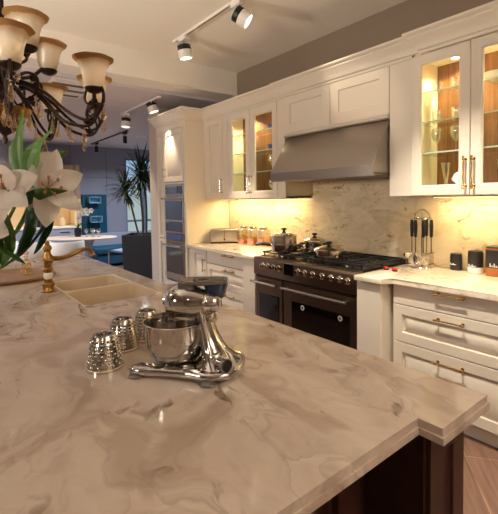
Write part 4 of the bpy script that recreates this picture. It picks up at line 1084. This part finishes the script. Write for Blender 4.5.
# ================================================================== TRACK LIGHTS
def spot_light(name, loc, tgt, power, size=60, blend=.6, col=(1,.82,.6), rad=.03):
    L = bpy.data.lights.new(name, 'SPOT'); L.energy = power; L.spot_size = math.radians(size); L.spot_blend = blend; L.color = col; L.shadow_soft_size = rad
    o = bpy.data.objects.new(name, L); C.objects.link(o); o.location = loc
    o.rotation_euler = (Vector(tgt)-Vector(loc)).to_track_quat('-Z','Y').to_euler(); return o
def area_light(name, loc, tgt, power, sx, sy=None, col=(1,.85,.66), shape='DISK'):
    L = bpy.data.lights.new(name, 'AREA'); L.energy = power; L.color = col; L.size = sx
    if sy: L.shape = 'RECTANGLE'; L.size_y = sy
    else: L.shape = shape
    o = bpy.data.objects.new(name, L); C.objects.link(o); o.location = loc
    o.rotation_euler = (Vector(tgt)-Vector(loc)).to_track_quat('-Z','Y').to_euler(); return o
def track(x0, x1, y, zc, label, m=WHITE):
    r = thing('track_rail', label, 'light track', ((x0+x1)/2,y,zc-.02))
    MB().box(x0,x1,y-.018,y+.018,zc-.020,zc,.002).build('rail', m, r)
    MB().box(x0+.02,x1-.02,y-.004,y+.004,zc-.0215,zc-.019).build('groove', BLACK, r)
    for x in (x0,x1): MB().box(x-.02,x+.02,y-.022,y+.022,zc-.024,zc,.003).build('end_cap', m, r)
def head(p, tgt, zc, label, r=.064, ln=.125, white=True, group=None, power=0, size=50):
    x, y, z = p; p = Vector(p)      # p = pivot of the head
    h = thing('track_spotlight', label, 'spotlight', (x,y,zc-.02), group)
    MB().box(x-.06,x+.06,y-.028,y+.028,zc-.06,zc-.0215,.004).build('adapter', WHITE if white else BLACK, h)
    MB().tube([(x,y,zc-.05),(x,y,z)], .008, 8).build('stem', BLACK if not white else CHROME_S, h)
    d = (Vector(tgt)-p).normalized(); a = p-d*ln*.15
    b = MB().lathe([(r*.9,0),(r,.004),(r,ln*.40)], a, d, 24).build('collar', BLACK, h)
    m = WHITE if white else BLACK
    MB().lathe([(r*1.0,ln*.40),(r*1.02,ln*.41),(r*1.02,ln),(r*.92,ln),(r*.9,ln*.78)], a, d, 24, cap0=True, cap1=False).build('lamp_housing', m, h)
    MB().lathe([(r*.9,ln*.80),(r*.5,ln*.81),(.001,ln*.81)], a, d, 24, cap0=False).build('lens', LENS, h)
    if power: spot_light('track_lamp', a+d*(ln+.012), tgt, power, size)
    return h
track(-3.60,-2.35,1.95,3.032,'long white ceiling light track nearest the viewer above the aisle')
head((-3.43,1.95,2.915),(-3.40,2.36,.6),3.032,'white spotlight with black collar pointing down at the far end of the near track', power=250, size=48)
head((-2.575,1.95,2.915),(-1.98,2.65,2.28),3.032,'white spotlight with black collar and glowing lens near the top of the picture', power=18, size=34)
track(-5.72,-4.50,2.2,2.71,'white ceiling light track beyond the beam in front of the oven tower')
head((-5.56,2.2,2.60),(-5.5,2.0,0),2.71,'white spotlight with glowing lens at the far end of the dining ceiling track', power=60, size=70)
head((-4.73,2.2,2.66),(-4.60,2.44,1.9),2.71,'white spotlight lighting the oven tower door', power=60, size=40)
track(-9.0,-7.0,2.78,2.71,'thin black ceiling light track far away near the grey wall', BLACK)
for x, lab in ((-8.7,'black spotlight on the far track, left one near the grey wall'),(-7.1,'black spotlight on the far track, right one nearer the kitchen')):
    head((x,2.78,2.60),(x-.3,2.9,0),2.71,lab,.035,.13,False, power=0)
av = thing('ceiling_air_vent', 'long slotted white air vent in the ceiling seen behind the chandelier', 'vent', (-4.75,1.25,2.71))
MB().box(-5.15,-4.42,1.0,1.45,2.700,2.7105,.003).build('frame', WHITE, av)
for k in range(3): MB().box(-5.10+k*.23,-5.03+k*.23,1.03,1.42,2.697,2.7005).build('slot', BLACK, av)

# ================================================================== DINING AREA
dt = thing('dining_table', 'pale oval dining table on a blue grey pedestal in the far dining area', 'table', (-8.25,2.25,0))
b = MB(); RM = Matrix.Translation((-8.25,2.25,0)) @ Matrix.Rotation(math.atan2(.784,.621),4,'Z')
def oval3(rx, ry, z): return [RM @ Vector(p) for p in oval(0,0,rx,ry,z,40,2.3)]
b.rings([oval3(.70,.42,.715),oval3(.73,.45,.722),oval3(.73,.45,.736),oval3(.72,.44,.742)]); b.build('table_top', TABLEW, dt)
b = MB(); 
for u in (.12,):
    c = RM @ Vector((u,0,0)); b.lathe([(.26,0),(.26,.03),(.14,.05),(.125,.60),(.20,.715)], c, n=24)
b.build('pedestal', TABLEG, dt)
def armchair(x, y, rz, lab):
    c = thing('dining_armchair', lab, 'chair')
    b = MB(); b.rings([oval(0,0,.24,.24,.36,28,2.6),oval(0,0,.26,.26,.39,28,2.6),oval(0,0,.26,.26,.44,28,2.6),oval(0,0,.23,.23,.465,28,2.6)]); b.build('seat', UPH, c, 60)
    b = MB(); R = []
    for k in range(15):   # shell wraps round the back (at -x)
        a = math.radians(180-105+k*15); R.append([(r*math.cos(a),r*math.sin(a),z) for r, z in ((.255,.40),(.29,.44),(.305,.60),(.30,.74),(.28,.765),(.25,.745),(.245,.60),(.24,.44))])
    b.rings(R); b.build('back_shell', UPH, c, 60)
    for sx in (-1,1):
        for sy in (-1,1): MB().cyl((sx*.20,sy*.20,0),(sx*.16,sy*.16,.37),.012,.018).build('leg', CHROME_S, c)
    c.location = (x,y,0); c.rotation_euler = (0,0,rz); return c
armchair(-7.42,1.80,math.radians(155),'ivory upholstered tub chair with its back to us, right one at the dining table')
armchair(-7.82,1.28,math.radians(130),'ivory upholstered tub chair at the left, half behind the kitchen tap')
# cantilever chair with chrome frame on the right
cc = thing('cantilever_chair', 'thin chrome framed chair at the right end of the dining table', 'chair')
b = MB()
for sy in (-1,1):
    b.tube(spline([(-.22,sy*.22,.012),(.16,sy*.22,.012),(.22,sy*.22,.06),(.22,sy*.22,.42),(.18,sy*.22,.455),(-.2,sy*.22,.455),(-.235,sy*.22,.52),(-.26,sy*.22,.80)],4),.011,8)
b.tube([(-.22,-.22,.012),(-.22,.22,.012)],.011,8); b.build('frame', CHROME, cc)
MB().box(-.20,.20,-.21,.21,.452,.485,.012,2).build('seat', GREYCAB, cc)
b = MB(); b.M = Matrix.Translation((-.25,0,.68)) @ Matrix.Rotation(-.1,4,'Y'); b.box(-.015,.015,-.21,.21,-.10,.12,.01,2); b.M = Matrix(); b.build('backrest', GREYCAB, cc)
cc.location = (-7.75,2.98,0); cc.rotation_euler = (0,0,math.radians(200))
bn = thing('upholstered_bench', 'low blue upholstered bench in front of the far wall beside the planter', 'bench', (-9.0,3.5,0))
MB().box(-9.35,-8.75,2.75,4.6,.06,.28,.01).build('plinth', BENCHB, bn); MB().box(-9.38,-8.72,2.72,4.62,.285,.42,.03,3).build('cushion', BENCHB, bn)
MB().box(-9.48,-9.39,2.72,4.62,.06,.70,.02,2).build('backrest', GREYCAB, bn)
# orchid, glasses on table
orc = thing('potted_orchid', 'white orchid in a dark vase standing on the dining table', 'plant', (-8.40,2.27,.7425))
ox, oy, oz = -8.40, 2.27, .7425
MB().lathe([(.05,0),(.06,.01),(.07,.10),(.06,.17),(.055,.17),(.06,.10),(.001,.02)], (ox,oy,oz), n=20).build('vase', BLACK, orc)
for s_ in (0,1):
    A = [(ox,oy,oz+.1),(ox,oy+.01,oz+.30),(ox+.02,oy+.05+.03*s_,oz+.45+.06*s_),(ox+.05,oy+.22+.1*s_,oz+.46+.05*s_)]
    P = spline(A,6); MB().tube(P,.006,6).build('stem', STEMG, orc)
    for k in range(5):
        c = P[8+2*k] if 8+2*k < len(P) else P[-1]; b = MB()
        for j in range(5):
            a = 2*PI*j/5; u = Vector((.25,math.cos(a),math.sin(a))); b.blade([c,c+u*.03,c+u*.055],[.012,.028,.010],Vector((0,-math.sin(a),math.cos(a))),.1,2)
        b.build('bloom', PETAL, orc, 0)
for k in range(3): 
    c = Vector((ox,oy,oz+.16)); a = 2.1*k; u = Vector((math.cos(a),math.sin(a),0))
    MB().blade(spline([c,c+u*.08+UP*.10,c+u*.2+UP*.08],4),[.02]*4+[.03]*4+[.005],u.cross(UP),-.2,2).build('leaf', LEAFD, orc, 0)
for k, (x, y) in enumerate(((-8.22,2.38),(-8.16,2.50),(-8.05,2.56),(-8.30,2.52))):
    stem_glass(x,y,.7425,('stemmed glass on the dining table nearest the orchid','stemmed glass on the dining table, second from the orchid','stemmed glass at the right end of the dining table','stemmed glass at the far side of the dining table')[k],grp='glasses on the dining table',h=.16)
# teal shelf panel
tp = thing('teal_wall_shelf', 'tall teal wall panel with two pale blue open box shelves on the grey wall', 'wall shelf', (-9.48,2.87,.62))
MB().box(-9.499,-9.46,2.66,3.22,.62,1.60,.003).build('panel', TEAL, tp)
for y0, z0 in ((2.78,1.40),(2.80,.96)):
    b = MB(); b.box(-9.46,-9.30,y0,y0+.26,z0,z0+.012); b.box(-9.46,-9.30,y0,y0+.26,z0+.135,z0+.147); b.box(-9.46,-9.30,y0,y0+.012,z0,z0+.147); b.box(-9.46,-9.30,y0+.248,y0+.26,z0,z0+.147); b.box(-9.46,-9.45,y0,y0+.26,z0,z0+.147)
    b.build('box_shelf', SKYBOX, tp)
# display kitchenette
kn = thing('display_kitchenette', 'blue grey kitchenette with pale counter and warmly lit niche at the far left', 'kitchen unit', (-9.2,1.4,0))
MB().box(-9.48,-8.96,.2,2.39,.08,.885).build('carcass', GREYCAB, kn)
for k in range(4):
    d = MB(); d.box(-8.96,-8.94,.21+k*.545,.21+k*.545+.537,.10,.87,.003); d = d.build('door', GREYCAB, kn)
    MB().box(-8.94,-8.925,.40+k*.553,.60+k*.553,.80,.815,.003).build('handle', BLACK, d)
MB().box(-9.49,-8.92,.2,2.395,.887,.925,.004).build('counter', WHITE, kn)
MB().box(-9.495,-9.47,.2,2.395,.926,1.50).build('niche_back', NICHE, kn)
MB().box(-9.49,-8.98,2.40,2.50,.0,1.50,.002).build('side_panel', NICHE, kn); MB().box(-9.49,-8.98,2.40,2.50,1.502,2.22,.002).build('side_panel', TAUPECAB, kn)
MB().box(-9.49,-9.0,.2,2.395,1.50,2.22,.002).build('upper_cabinet', TAUPECAB, kn)
ob(MB(Matrix.Translation((-9.22,2.18,.9255))).lathe([(.035,0),(.055,.01),(.065,.08),(.045,.15),(.025,.18),(.03,.21),(.022,.21),(.001,.05)], n=20), 'ceramic_vase', NICHE, 'small cream vase standing in the warmly lit niche', 'vase')
cm = thing('coffee_machine', 'dark small coffee machine standing on the far kitchenette counter', 'coffee machine', (-9.15,1.75,.9255))
MB().box(-9.27,-9.03,1.65,1.85,.926,1.10,.012,2).build('body', BLACK, cm); MB().lathe([(.06,0),(.06,.05),(.04,.08),(.001,.085)], (-9.15,1.75,1.10), n=18).build('tank', CHROME_S, cm)

# ================================================================== DRACAENA
dr = thing('potted_dracaena', 'tall dracaena with two spiky crowns in a square anthracite planter', 'potted plant', (-5.93,2.55,0))
b = MB(); 
def sq(h, z, cx=-5.93, cy=2.55):
    R2 = Matrix.Rotation(math.radians(51.6-0),3,'Z')
    return [Vector((cx,cy,z))+R2 @ Vector((sx*h,sy*h,0)) for sx, sy in ((-1,-1),(1,-1),(1,1),(-1,1))]
b.rings([sq(.215,0),sq(.24,.93),sq(.215,.93),sq(.21,.88)], True, True); b.build('planter', ANTH, dr, 20)
MB().rings([sq(.21,.885),sq(.205,.89)]).build('soil', mat('dark_soil', lin(40,30,24), .9), dr)
TR = [([(.02,0,.88),(.02,.01,1.2),(.0,0,1.55),(.015,.01,1.82)],.019),([(-.04,0,.88),(-.10,-.01,1.15),(-.16,.0,1.40),(-.235,.01,1.62)],.016),([(.06,.05,.88),(.07,.06,1.3),(.06,.04,1.74)],.015)]
heads = []
for P, r in TR:
    Q = [Vector((-5.93,2.55,0))+RT*a+FX*d+UP*z for a, d, z in P]; heads.append(Q[-1]); MB().tube(spline(Q,5), r, 8).build('trunk', BARK, dr)
rn = random.Random(3)
for hi, (c, nl, ln) in enumerate(((heads[0],130,.47),(heads[1],100,.38),(heads[2],70,.40))):
    b = MB()
    for k in range(nl):
        a = rn.random()*2*PI; el = rn.uniform(-.6,1.35); L_ = ln*rn.uniform(.75,1.1); o = Vector((math.cos(a),math.sin(a),0)); st = c+UP*rn.uniform(-.10,.10)
        d = o*math.cos(el)+UP*math.sin(el); P = [st]; 
        for i in range(5): d = (d-UP*.13).normalized(); P.append(P[-1]+d*L_/5)
        b.blade(P, [.006,.012,.013,.011,.008,.001], o.cross(UP), -.25, 2)
    b.build('leaf_crown', PALM, dr, 0)

# ================================================================== LIGHT
ADDED_UPLIGHT = 190
W = bpy.data.worlds.new('daylight'); S.world = W; W.use_nodes = True
nt = W.node_tree; bg = nt.nodes['Background']
sky = nt.nodes.new('ShaderNodeTexSky'); sky.sky_type = 'HOSEK_WILKIE'; sky.sun_direction = (.3,-.5,.8); sky.turbidity = 2.2
nt.links.new(sky.outputs[0], bg.inputs['Color']); bg.inputs['Strength'].default_value = 2.6
WARM = (1,.905,.775); COOL = (.86,.92,1)
for x, y, tx, ty, pw in ((-2.9,-1.5,-3.0,.6,18),(-.9,-1.7,-1.6,.5,18),(2.4,1.5,2.4,1.5,85)):  # unseen uplights added behind the viewer to brighten the ceiling
    g = thing('added_torchiere', 'unseen brass torchiere added to brighten the ceiling', 'floor lamp', (x,y,0), 'added fill uplights behind the viewer')
    MB().lathe([(.16,0),(.16,.015),(.03,.04),(.015,.06)], (x,y,0), n=28).build('base', BRASS, g)
    MB().cyl((x,y,.05),(x,y,1.70),.012).build('pole', BRASS, g)
    ax = Vector((tx-x,ty-y,1.15)).normalized()
    MB().lathe([(.02,-.02),(.10,.01),(.18,.08),(.20,.13),(.195,.13),(.17,.085),(.09,.025),(.001,.01)], (x,y,1.71), ax, n=32).build('bowl', CERAMIC, g)
    p = Vector((x,y,1.71))+ax*.11
    area_light('added_uplight_lamp', p, p+ax, pw, .28, None, WARM).data.spread = math.radians(110)
# unseen ceiling downlights added as general fill, kitchen and dining
def downlight(x, y, zc, power, col, size=.16, spread=150):
    t = thing('unseen_downlight', 'round unseen ceiling downlight added as fill', 'light', (x,y,zc), 'recessed ceiling downlights')
    MB().lathe([(size*.5,-.004),(size*.62,-.006),(size*.64,-.001),(size*.64,0)], (x,y,zc), n=28, cap0=False, cap1=False).build('ring', WHITE, t)
    l = area_light('downlight_fill', (x,y,zc-.008), (x,y,0), power, size, None, col); l.data.spread = math.radians(spread)
for x, y in ((1.0,1.2),(1.6,-1.6),(-3.2,-1.8)): downlight(x,y,3.032,13,WARM)
for x, y in ((-6.4,-.3),(-7.6,3.3),(-8.8,.2),(-6.4,-1.4),(-8.3,-1.2)): downlight(x,y,2.71,60,COOL)
t = thing('unseen_downlight', 'round recessed ceiling spotlight aimed at the right drawers', 'light', (-1.15,1.5,3.032), 'recessed ceiling downlights')
MB().lathe([(.05,-.004),(.065,-.006),(.068,-.001),(.068,0)], (-1.15,1.5,3.032), n=28, cap0=False, cap1=False).build('ring', WHITE, t)
spot_light('drawer_spot', (-1.15,1.5,3.02), (-1.12,2.42,.55), 330, 56, .7, (1,.90,.74), .025)
for x0, x1 in ((-4.15,-2.90),(-1.45,-.74)):
    area_light('under_cabinet_lamp', ((x0+x1)/2,2.90,1.437), ((x0+x1)/2,2.96,.9), 8*(x1-x0), x1-x0, .02, (1,.76,.35))
for x, y, wh in ((-3.60,2.86,'left narrow glass door'),(-3.12,2.86,'glass door nearest the hood'),(-1.29,2.84,'wide glass door right of the hood'),(-.90,2.84,'rightmost glass door')):
    t = thing('cabinet_puck_light', 'small round lamp in the cabinet roof behind the '+wh, 'light', (x,y,2.40), 'lamps inside the glass cabinets')
    MB().lathe([(.03,2.394),(.034,2.396),(.034,2.4015)], (x,y,0), n=20).build('lamp_body', CHROME_S, t)
    MB().lathe([(.026,2.392),(.026,2.394),(.001,2.3945)], (x,y,0), n=20).build('lens', LENS, t)
    spot_light('puck_lamp', (x,y,2.385), (x,y+.02,1.5), 34, 140, .8, (1,.82,.48), .025)
area_light('niche_lamp', (-9.2,1.6,1.49), (-9.3,1.6,.9), 3.5, 1.6, .03, (1,.78,.46))

# ================================================================== CAMERA
cd = bpy.data.cameras.new('camera'); cam = bpy.data.objects.new('camera', cd); C.objects.link(cam); S.camera = cam
F_, YAW, PIT, ROL, PY = 399.31, math.radians(38.382), math.radians(2.4175), math.radians(-.8027), 215.79
d = Vector((-math.cos(YAW)*math.cos(PIT), math.sin(YAW)*math.cos(PIT), -math.sin(PIT)))
r0 = Vector((math.sin(YAW), math.cos(YAW), 0)); u0 = r0.cross(d)
r_ = r0*math.cos(ROL)+u0*math.sin(ROL); u_ = -r0*math.sin(ROL)+u0*math.cos(ROL)
M = Matrix((r_, u_, -d)).transposed().to_4x4(); M.translation = (0,0,1.45); cam.matrix_world = M
cd.sensor_fit = 'VERTICAL'; cd.sensor_height = 24; cd.lens = F_*24/514; cd.shift_y = (PY-257)/514; cd.clip_start = .02
S.view_settings.view_transform = 'Standard'; S.view_settings.look = 'None'; S.view_settings.gamma = 1; S.view_settings.use_curve_mapping = False
S.view_settings.exposure = 0.0
S.cycles.transparent_max_bounces = 48; S.cycles.max_bounces = 14; S.cycles.transmission_bounces = 12; S.cycles.glossy_bounces = 6; S.cycles.diffuse_bounces = 6
